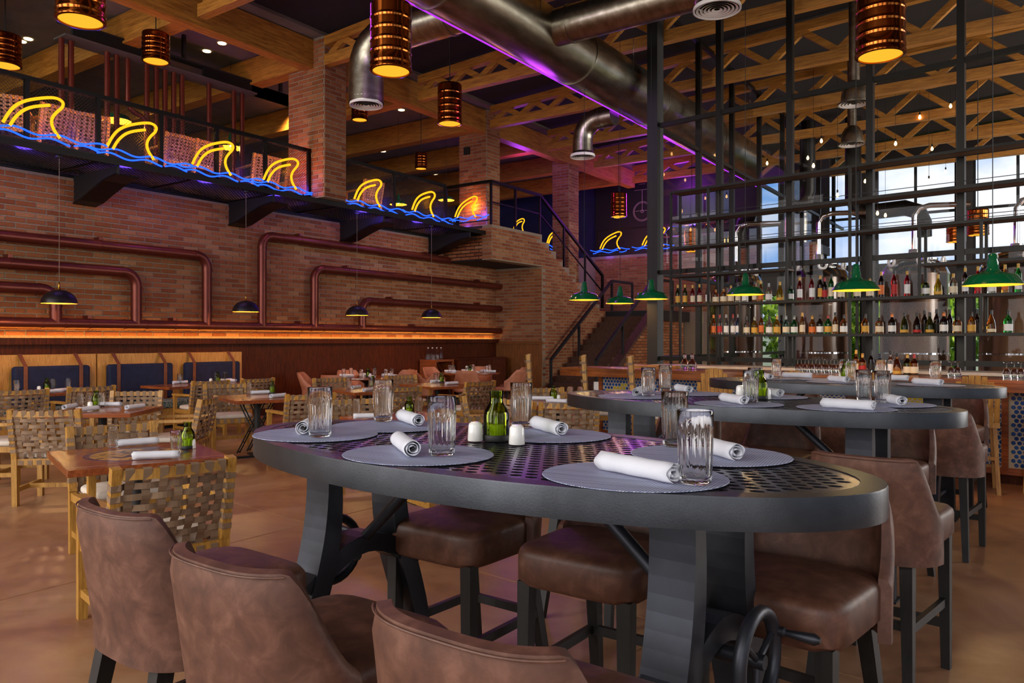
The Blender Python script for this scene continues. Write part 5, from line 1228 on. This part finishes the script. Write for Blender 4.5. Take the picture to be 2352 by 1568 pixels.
# tables near the oval ones
dining_table(-4.85, 5.22, -20, .92, .88, 'square wooden table half hidden behind the farthest oval table')
chair(-5.62, 5.42, -115, 'woven-strap armchair facing the farthest oval table across a square table'); dchair(-4.85, 5.22, 70, .95, 'woven-strap armchair beside the square table half hidden by the oval table'); dchair(-4.85, 5.22, -20, .75, 'woven-strap armchair pushed in between square table and farthest oval table')
setting('half-hidden square table', [], [(817, 955), (962, 950)], [((825, 955), (860, 954))], [(940, 952)], [(930, 950)], .75, .001, .9, (-4.85, 5.22, -20, .92, .88))
dining_table(-4.55, 7.45, 35, .9, .9, 'square wooden table set cornerwise before the tiled bar')
for x, y, a, l in ((-4.03, 6.75, 35, 'woven-strap armchair before the tiled bar, back turned to the oval tables'), (-5.10, 6.95, -52, 'woven-strap armchair seen edgewise at the cornerwise table before the bar'), (-5.05, 8.05, -130, 'woven-strap armchair between the cornerwise table and the stair wall')): chair(x, y, a, l)
setting('cornerwise table before the bar', [], [(1308, 918), (1328, 915)], [((1235, 911), (1258, 914)), ((1256, 919), (1302, 921)), ((1328, 917), (1340, 912))], [(1265, 911)], [(1277, 913)], .75, .001, .9, (-4.55, 7.45, 35, .9, .9))
# folding tray stand
p = pZ(590, 1040, 0); e = tag(empty('tray_stand', (p.x, p.y, 0), math.radians(20)), 'black folding tray stand standing beside the farthest oval table', 'tray stand')
for s in (-1, 1):
    for k in (-.14, -.08, .08, .14): put('leg', MB().cyl((s*.2, k, .01), (-s*.2, k, .72), .009, n=8), MAT['blacksoft'], e)
    for q in (0.02, .2, .4, .6, .98): 
        for k in (-.11, .11): put('rung', MB().cyl((s*.2*(1-2*q), k-.03, .01+.71*q), (s*.2*(1-2*q), k+.03, .01+.71*q), .007, n=6), MAT['blacksoft'], e)

# ------------------------------------------------------------------ banquette along the brick wall
XQ = XW+0.05
bq = tag(empty('banquette', (XQ, 5, 0)), 'oak-backed banquette bench below the copper pipes', 'banquette')
def qp(name, m, mat): o = put(name, m, mat, bq); o.location = -Vector((XQ, 5, 0)); return o
yb0, ysplit, yb1 = 1.0, pX(223, 812, XW+.2).y, pX(556, 808, XW+.2).y
for a, b in ((yb0, 3.4), (3.42, ysplit-.012), (ysplit+.012, yb1)): qp('back_panel', MB().ab((XQ+.005, a, .36), (XQ+.14, b, 1.25)), MAT['panel_oak'])
qp('seat_base', MB().ab((XQ+.005, yb0, .06), (XQ+.60, yb1, .34)), MAT['panel_oak']); qp('plinth', MB().ab((XQ+.005, yb0, 0), (XQ+.52, yb1, .058)), MAT['blacksoft'])
o = qp('seat_pad', MB().ab((XQ+.16, yb0, .345), (XQ+.64, yb1-.02, .47)), MAT['teal_pattern']); bevel(o, .03, 3)
for i, (u0, u1) in enumerate(((-230, -20), (27, 204), (245, 394), (422, 548))):
    a, b = pX(u0, 835, XW+.25).y, pX(u1, 835, XW+.25).y
    c = tag(empty('back_cushion', (XQ+.15, (a+b)/2, .48)), ('navy backrest cushion hung on leather straps, %s along the banquette' % ['outermost', 'second', 'third', 'last'][i]), 'cushion')
    o = put('pad', MB().ab((0, -(b-a)/2, 0), (.12, (b-a)/2, .60)), MAT['navy'], c); bevel(o, .045, 4)
    for k in (-1, 1):
        yk = k*(b-a)*.36
        put('strap', MB().bar((.128, yk, .0), (.128, yk, .60), .008, .055, (0, 1, 0)).bar((.128, yk, .60), (.0, yk-.03, .775), .008, .055, (0, 1, 0)).bar((-.15, yk-.03, .778), (.0, yk-.03, .778), .055, .008), MAT['tan_strap'], c)
# ------------------------------------------------------------------ tan shell chairs at the far tables
def shell_chair():
    t = empty('shell_chair')
    m, top, pt = shell_panel(.255, .245, 1.5, .84, .60, .40, .62, .03, .35, .5); put('shell', m, MAT['tan'], t)
    c = put('seat', cushion_mesh(.50, .47, .38, .46, .012, .03), MAT['tan'], t)
    for a in (-1, 1):
        for b in (-1, 1): put('leg', MB().cyl((a*.16, b*.15, .39), (a*.23, b*.22, 0), .016, .01, n=8), MAT['blacksoft'], t)
    return t
SH = shell_chair(); sf = [True]
def shell_at(x, y, face, label, group):
    if sf[0]: sf[0] = False; SH.location = (x, y, 0); SH.rotation_euler = (0, 0, math.radians(face)); tag(SH, label, 'chair', group)
    else: dup(SH, (x, y, 0), math.radians(face), label, group)
for i, (x, y, nm) in enumerate(((-10.95, 10.75, 'nearer the banquette'), (-10.6, 13.55, 'beside the sideboard'))):
    t = tag(empty('round_table', (x, y, 0)), 'round brown dining table %s with tan shell chairs' % nm, 'table')
    put('table_top', MB().lathe([(.02, .71), (.66, .71), (.675, .725), (.67, .75), (.02, .75)], (0, 0, 0), 48), MAT['walnut'], t)
    put('column', MB().lathe([(.30, 0), (.30, .02), (.06, .06), (.05, .6), (.2, .70)], (0, 0, 0), 24), MAT['blacksoft'], t)
    for a in (-75, -15, 35, 95, 155, 215):
        r = 1.0; aa = math.radians(a+i*20); shell_at(x+r*math.cos(aa), y+r*math.sin(aa), a+i*20+90, 'tan leather shell chair at the round table '+nm, 'shell chairs at the round table '+nm)
    for k in range(6):
        aa = math.radians(-60+60*k); tumbler((x+.48*math.cos(aa), y+.48*math.sin(aa), .752), 'clear tumbler on the round table '+nm, 'tumblers on the round table '+nm, .9)
        b = aa+.35; napkin((x+.36*math.cos(b), y+.36*math.sin(b), .752), (x+.56*math.cos(b+.1), y+.56*math.sin(b+.1), .752), 'white rolled napkin on the round table '+nm, 'rolled napkins on the round table '+nm)
    candle((x, y, .752), 'green glass candle jar on the round table '+nm, 'candle jars on round tables'); shaker((x+.09, y-.03, .752), 'small white shaker on the round table '+nm, 'shakers on the round table '+nm); shaker((x-.08, y-.05, .752), 'small white shaker on the round table '+nm, 'shakers on the round table '+nm)
# sideboard by the return wall
XS = pX(1120, 850, XW+.5).y
sbd = tag(empty('sideboard', (XW+.06, 14.9, 0)), 'dark wooden sideboard against the panelled wall near the return wall', 'sideboard')
put('body', MB().ab((0, 0, .08), (.55, 2.0, .98)), MAT['dark_wood'], sbd); put('top', MB().ab((-.0, -.02, .985), (.58, 2.02, 1.02)), MAT['dark_wood'], sbd); put('plinth', MB().ab((.03, .03, 0), (.5, 1.97, .078)), MAT['blacksoft'], sbd)
for k in range(3):
    d = put('drawer', MB().ab((.552, .04+k*.655, .66), (.568, .64+k*.655, .95)), MAT['dark_wood'], sbd); put('knob', MB().lathe([(.012, 0), (.014, .01), (.004, .02)], (0, 0, 0), 10), MAT['black'], d).location = (.572, .34+k*.655, .80)
    d = put('door', MB().ab((.552, .04+k*.655, .12), (.568, .64+k*.655, .63)), MAT['dark_wood'], sbd); put('knob', MB().lathe([(.012, 0), (.014, .01), (.004, .02)], (0, 0, 0), 10), MAT['black'], d).location = (.572, .60+k*.655, .40)
cr_ = tag(empty('wine_crate', (XW+.10, 14.0, 0)), 'small oak stand with a V-shaped strut beside the sideboard', 'stand')
for a, b in (((0, 0, 0), (.5, .045, 1.0)), ((0, .655, 0), (.5, .70, 1.0)), ((0, .047, .95), (.5, .653, 1.0)), ((0, .047, .3), (.5, .653, .34)), ((0.0, .047, .36), (.03, .653, .94))): put('board', MB().ab(a, b), MAT['walnut'], cr_)
put('strut', MB().bar((.47, .08, .93), (.47, .35, .62), .04, .02).bar((.47, .35, .62), (.47, .62, .93), .04, .02), MAT['dark_wood'], cr_)
for k in range(4):
    e = tag(empty('carafe', (XW+.28, 14.1+.16*k, 1.002)), 'clear swing-top water carafe standing on the oak stand', 'carafe', 'water carafes on the oak stand')
    put('glass_body', MB().lathe([(.045, 0), (.055, .01), (.055, .14), (.04, .19), (.02, .22), (.018, .27), (.022, .275)], (0, 0, 0), 18), MAT['glass'], e); put('cap', MB().lathe([(.016, .268), (.018, .29), (.004, .295)], (0, 0, 0), 10), MAT['whiteplastic'], e)
# ------------------------------------------------------------------ bar stools with slatted wooden backs, and tall woven stools
def slat_stool():
    t = empty('slat_stool'); ash = MAT['oak_z']; zs = .70
    for a in (-1, 1):
        put('leg', MB().bar((a*.17, .17, zs-.06), (a*.20, .20, 0), .036, .036, (0, 1, 0)), ash, t); put('leg', MB().bar((a*.17, -.17, zs-.06), (a*.20, -.22, 0), .036, .036, (0, 1, 0)), ash, t)
        put('side_stretcher', MB().bar((a*.19, .19, .28), (a*.19, -.2, .28), .022, .03), ash, t)
    put('foot_rest', MB().bar((-.19, .19, .22), (.19, .19, .22), .025, .03), ash, t); put('rear_stretcher', MB().bar((-.19, -.2, .34), (.19, -.2, .34), .022, .03), ash, t)
    put('seat_frame', MB().ab((-.21, -.21, zs-.07), (.21, .21, zs-.02)), ash, t); put('seat', cushion_mesh(.42, .42, zs-.018, zs+.045, .012, .025), MAT['cushion'], t)
    n = 8
    for i in range(n):            # upright slats, rounded top outline
        x = -.185+.37*i/(n-1); h = 1.13-.42*max(0, (abs(x)-.02)/.185)**2.6*.55; y = -.20-.035*(1-(x/.2)**2)
        put('slat', MB().bar((x, y+.02, zs-.05), (x, y-.06, h), .046, .016, (0, 1, 0)), ash, t)
    put('back_rail', MB().sweep([(x, -.205-.035*(1-(x/.2)**2)+.012, .80) for x in (-.2, -.1, 0, .1, .2)], .03, .02, (0, 0, 1)), ash, t)
    return t
ST2 = slat_stool(); s2f = True
for u in (1652, 1832, 2014, 2234, 2420, 2640):
    p = pR(u, V0, 8.72 if u < 1700 else 8.62); lb, gr = 'wooden bar stool with rounded slatted back pulled up to the tiled bar', 'slatted stools at the bar'
    if s2f: s2f = False; ST2.location = (p.x, p.y, 0); ST2.rotation_euler = (0, 0, RANG+.25); tag(ST2, lb, 'stool', gr)
    else: dup(ST2, (p.x, p.y, 0), RANG+.25, lb, gr)
TW = woven_chair('high_back_chair', .50, 1.27, True, .06); first_ = True
for u, n_, rz in ((1262, 8.3, -58), (1392, 8.3, -62), (1503, 8.3, -66)):
    p = pR(u, V0, n_); lb = 'high-backed woven-strap chair turned sideways before the bar end by the stairs'
    if first_: first_ = False; TW.location = (p.x, p.y, 0); TW.rotation_euler = (0, 0, math.radians(rz)); tag(TW, lb, 'armchair', 'high-backed woven chairs before the bar')
    else: dup(TW, (p.x, p.y, 0), math.radians(rz), lb, 'high-backed woven chairs before the bar')
# armchairs on the mezzanine
for u, v, f in ((112, 250, 95), (190, 260, 80), (392, 320, 92), (450, 330, 100), (592, 370, 85), (660, 395, 95), (835, 430, 90), (20, 250, 60)):
    p = pX(u, v, XW+.18); chair(p.x, p.y, f, 'woven-strap armchair on the mezzanine deck behind the neon rail', 'armchairs on the mezzanine', 4.10)
# ------------------------------------------------------------------ copper drum lamps
def drum_parts(R_, H_):
    pr = [(R_*.55, H_), (R_*.93, H_), (R_*.965, H_-.012), (R_*.96, H_-.03)]
    for f in (.78, .60, .43, .27):
        z1 = H_*f; pr += [(R_*.96, z1+.024), (R_*.96, z1+.016), (R_*.975, z1+.010), (R_*.985, z1), (R_*.975, z1-.010), (R_*.96, z1-.016), (R_*.96, z1-.024)]
    pr += [(R_*.96, .10), (R_*.985, .085), (R_*.99, .07), (R_*.965, .055), (R_*.975, .04), (R_*1.0, .025), (R_*.99, .004), (R_*.96, .0), (R_*.86, 0), (R_*.84, .03), (R_*.84, .12)]
    return pr
def drum(u, vb, t, R_=.21, H_=.62, label='', power=9, cord=True):
    p = pT(u, vb, t); e = tag(empty('drum_lamp', p), label, 'lamp', 'copper drum lamps'); top = (zc(p.x) if p.x > XP else 7.16)-.01
    put('drum', MB().lathe(drum_parts(R_, H_), (0, 0, 0), 40), MAT['copper'], e)
    put('diffuser', MB().lathe([(.002, .012), (R_*.5, .012), (R_*.85, .012)], (0, 0, 0), 32), MAT['lampglow'], e)
    put('lid', MB().lathe([(.002, H_-.004), (R_*.55, H_-.004)], (0, 0, 0), 24), MAT['copper'], e)
    put('chain', MB().cyl((0, 0, H_-.003), (0, 0, top-p.z), .008, n=6), MAT['blacksoft'], e)
    d = bpy.data.lights.new('drum_light', 'SPOT'); d.energy = power; d.color = (1, .62, .25); d.spot_size = math.radians(110); d.spot_blend = 1; d.shadow_soft_size = .15
    o = bpy.data.objects.new('drum_light', d); COL.objects.link(o); o.parent = e; o.location = (0, 0, -.02)
DL = 'ribbed copper drum lamp with amber glowing underside, '
drum(898, 165, 7.6, .21, .66, DL+'under the round duct', 60); drum(1033, 285, 12.9, .21, .66, DL+'hung between first and second pillar', 60); drum(2022, 130, 6.8, .21, .66, DL+'hung before the tall bottle rack', 60)
drum(185, 50, 6.9, .21, .62, DL+'before the balcony rail', 60); drum(358, 142, 12.6, .22, .46, DL+'above the copper pipes', 40); drum(12, 152, 12.5, .24, .5, DL+'beside the ceiling track', 40)
drum(826, 276, 16.2, .175, .4, DL+'behind the branch duct outlet', 20); drum(967, 388, 18.5, .15, .38, DL+'far inside the mezzanine', 20); drum(1421, 498, 21.5, .23, .66, DL+'in front of the upper stage', 20)
drum(1589, 578, 22, .22, .66, DL+'behind the glass corner', 10); drum(2246, 540, 15.2, .2, .5, DL+'above the last brewing tanks', 10); drum(2196, 556, 17, .2, .45, DL+'smaller one above the brewing tanks', 10)
# ------------------------------------------------------------------ green enamel pendants over the bar
def enamel(p, dia, top, label, group, power):
    e = tag(empty('pendant_lamp', p), label, 'lamp', group); k = dia/.5
    out = [(.25, 0), (.252, .006), (.20, .085), (.185, .095), (.07, .125), (.052, .15), (.048, .21), (.04, .235), (.036, .28), (.02, .295)]
    inn = [(.247, .002), (.196, .08), (.18, .088), (.065, .115), (.03, .13)]
    put('shade', MB().lathe([(r*k, z*k) for r, z in out], (0, 0, 0), 40, caps=False), MAT['green_enamel'], e); put('reflector', MB().lathe([(r*k, z*k) for r, z in inn], (0, 0, 0), 40, caps=False), MAT['amber_enamel'], e)
    put('bulb', MB().lathe([(.002, .02), (.025, .04), (.03, .06), (.015, .1)], (0, 0, 0), 14), MAT['bulb'], e)
    put('cord', MB().cyl((0, 0, .29*k), (0, 0, top-p[2]), .004, n=6), MAT['blacksoft'], e)
    d = bpy.data.lights.new('pendant_light', 'POINT'); d.energy = power; d.color = (1, .66, .28); d.shadow_soft_size = .04
    o = bpy.data.objects.new('pendant_light', d); COL.objects.link(o); o.parent = e; o.location = (0, 0, .01)
GL = ['green enamel pendant hung nearest the stair handrail', 'green enamel pendant, smallest-looking between stair rail and black post', 'green enamel pendant beside the black corner post', 'green enamel pendant before the first rack bay', 'green enamel pendant before the middle rack upright', 'green enamel pendant before the last rack bay']
for (u, v, w), l in zip(((1342, 689, 72), (1424, 697, 67), (1496, 687, 78), (1712, 677, 85), (1966, 667, 103), (2280, 655, 124)), GL):
    p = pT(u, v, .5*1761/w); enamel(p, .5, zc(p.x), l, 'green pendants over the bar', 14)
for u, v in ((268, 278), (530, 340)): 
    p = pX(u, v, -13.6); enamel(p, .5, 7.16, 'green enamel pendant hung low on the mezzanine behind the neon rail', 'green pendants on the mezzanine', 25)
for u, v in ((915, 470), (1025, 460)):
    p = pX(u, v, -13.6); enamel(p, .45, 7.16, 'small enamel pendant hung over the mezzanine near the landing', 'small pendants near the landing', 18)
# ------------------------------------------------------------------ black dome pendants hung from the balcony
DM = ['black dome pendant with brass neck over the first banquette cushion', 'black dome pendant with brass neck over the last banquette table', 'black dome pendant with brass neck over the round table near the banquette', 'black dome pendant with brass neck over the round table by the sideboard']
for (u, v), l in zip(((136, 697), (565, 716), (820, 724), (991, 729)), DM):
    p = pX(u, v, -11.36); e = tag(empty('dome_pendant', p), l, 'lamp', 'dome pendants under the balcony')
    put('dome', MB().lathe([(.228, 0), (.23, .004)]and [(.228, 0), (.231, .004), (.222, .05), (.195, .105), (.15, .15), (.09, .182), (.03, .193), (.02, .193)], (0, 0, 0), 36, caps=False), mottle('dome_black', [(.3, hexc('120d0d')), (.7, hexc('1d1615'))], 4, .38), e)
    put('lining', MB().lathe([(.226, .002), (.218, .048), (.19, .10), (.146, .145), (.088, .176), (.002, .186)], (0, 0, 0), 32, caps=False), MAT['amber_enamel'], e)
    put('neck', MB().lathe([(.028, .192), (.018, .215), (.012, .25), (.009, .30), (.004, .305)], (0, 0, 0), 16), MAT['brass'], e)
    put('cord', MB().cyl((0, 0, .30), (0, 0, 4.045-p.z), .004, n=6), mottle('braided_cord', [(.3, hexc('6d5a4a')), (.7, hexc('8a7562'))], 9, .8), e); put('canopy', MB().lathe([(.05, 4.02-p.z), (.05, 4.045-p.z), (.01, 4.046-p.z)], (0, 0, 0), 16), MAT['blacksoft'], e)
    d = bpy.data.lights.new('dome_light', 'POINT'); d.energy = 22; d.color = (1, .62, .25); d.shadow_soft_size = .05
    o = bpy.data.objects.new('dome_light', d); COL.objects.link(o); o.parent = e; o.location = (0, 0, .05)
# ------------------------------------------------------------------ ceiling downlights
for u, v in ((510, 100), (475, 118), (65, 90), (50, 96), (922, 253), (880, 348), (1003, 402)):
    p = pZ(u, v, 7.15); tag(put('downlight', MB().lathe([(.002, .0), (.06, .0), (.075, -.004), (.08, .008)], (0, 0, 0), 20), [MAT['downlight']][0], None, (p.x, p.y, 7.15)), 'small round recessed downlight glowing in the mezzanine ceiling', 'downlight', 'downlights in the mezzanine ceiling')
for x, y in ((-17, 3), (-15, 6), (-17, 9), (-15, 12), (-16, 1)):
    d = bpy.data.lights.new('mezzanine_downlight', 'SPOT'); d.energy = 500; d.color = (1, .66, .36); d.spot_size = math.radians(120); d.spot_blend = .8; d.shadow_soft_size = .1
    o = bpy.data.objects.new('mezzanine_downlight', d); COL.objects.link(o); o.location = (x, y, 7.1)
# ------------------------------------------------------------------ upper stage: lighting truss, chalk wall, violet wash
stg = tag(empty('stage_truss', (-9.9, 24.0, 4.3)), 'small aluminium lighting truss washed violet behind the far parapet', 'truss'); sl = MAT['chrome']
for z in (.62, .95):
    for y in (-.12, .12): put('tube', MB().cyl((-1.0, y, z), (1.6, y, z), .025, n=8), sl, stg)
for i in range(8): put('lacing', MB().cyl((-1.0+i*.325, -.12, .62 if i % 2 else .95), (-.675+i*.325, -.12, .95 if i % 2 else .62), .014, n=6), sl, stg)
for x in (-.9, 1.5):
    for dx in (0, .18): put('leg', MB().cyl((x+dx*.6, -.1, 0), (x+dx*.6, -.1, .62), .02, n=8), sl, stg)
struct(put('wall_chalk', MB().ab((-13.4, 24.5, 4.3), (-5.4, 24.58, 7.2)), MAT['chalk_black']))
c = pY(1475, 485, 24.48); ck = tag(empty('chalk_drawing', c), 'thin chalk line drawing of a wheel and frame on the black stage wall', 'drawing')
for r in (.34, .30, .05): put('line', MB().tube([(r*math.cos(a), 0, r*math.sin(a)) for a in [2*PI*i/32 for i in range(32)]], .008, 5, True), MAT['chalk'], ck)
for a, b in (((0, 0, 0), (0, 0, .75)), ((-.3, 0, .75), (.3, 0, .75)), ((-.25, 0, .02), (.25, 0, .02)), ((-.12, 0, .95), (.12, 0, .95))): put('line', MB().cyl(a, b, .008, n=5), MAT['chalk'], ck)
for loc, e_, col, sz in (((-10.2, 21.6, 5.6), 90, (.55, .05, 1.0), .4), ((-9.8, 24.1, 6.6), 90, (.5, .05, 1.0), .5), ((-11.9, 17.5, 6.2), 40, (.45, .05, 1.0), .3), ((-6.9, 6.0, 5.3), 16, (.5, .05, 1.0), .3), ((-6.9, 10.6, 5.3), 16, (.5, .05, 1.0), .3)):
    d = bpy.data.lights.new('violet_wash', 'POINT'); d.energy = e_; d.color = col; d.shadow_soft_size = sz; o = bpy.data.objects.new('violet_wash', d); COL.objects.link(o); o.location = loc
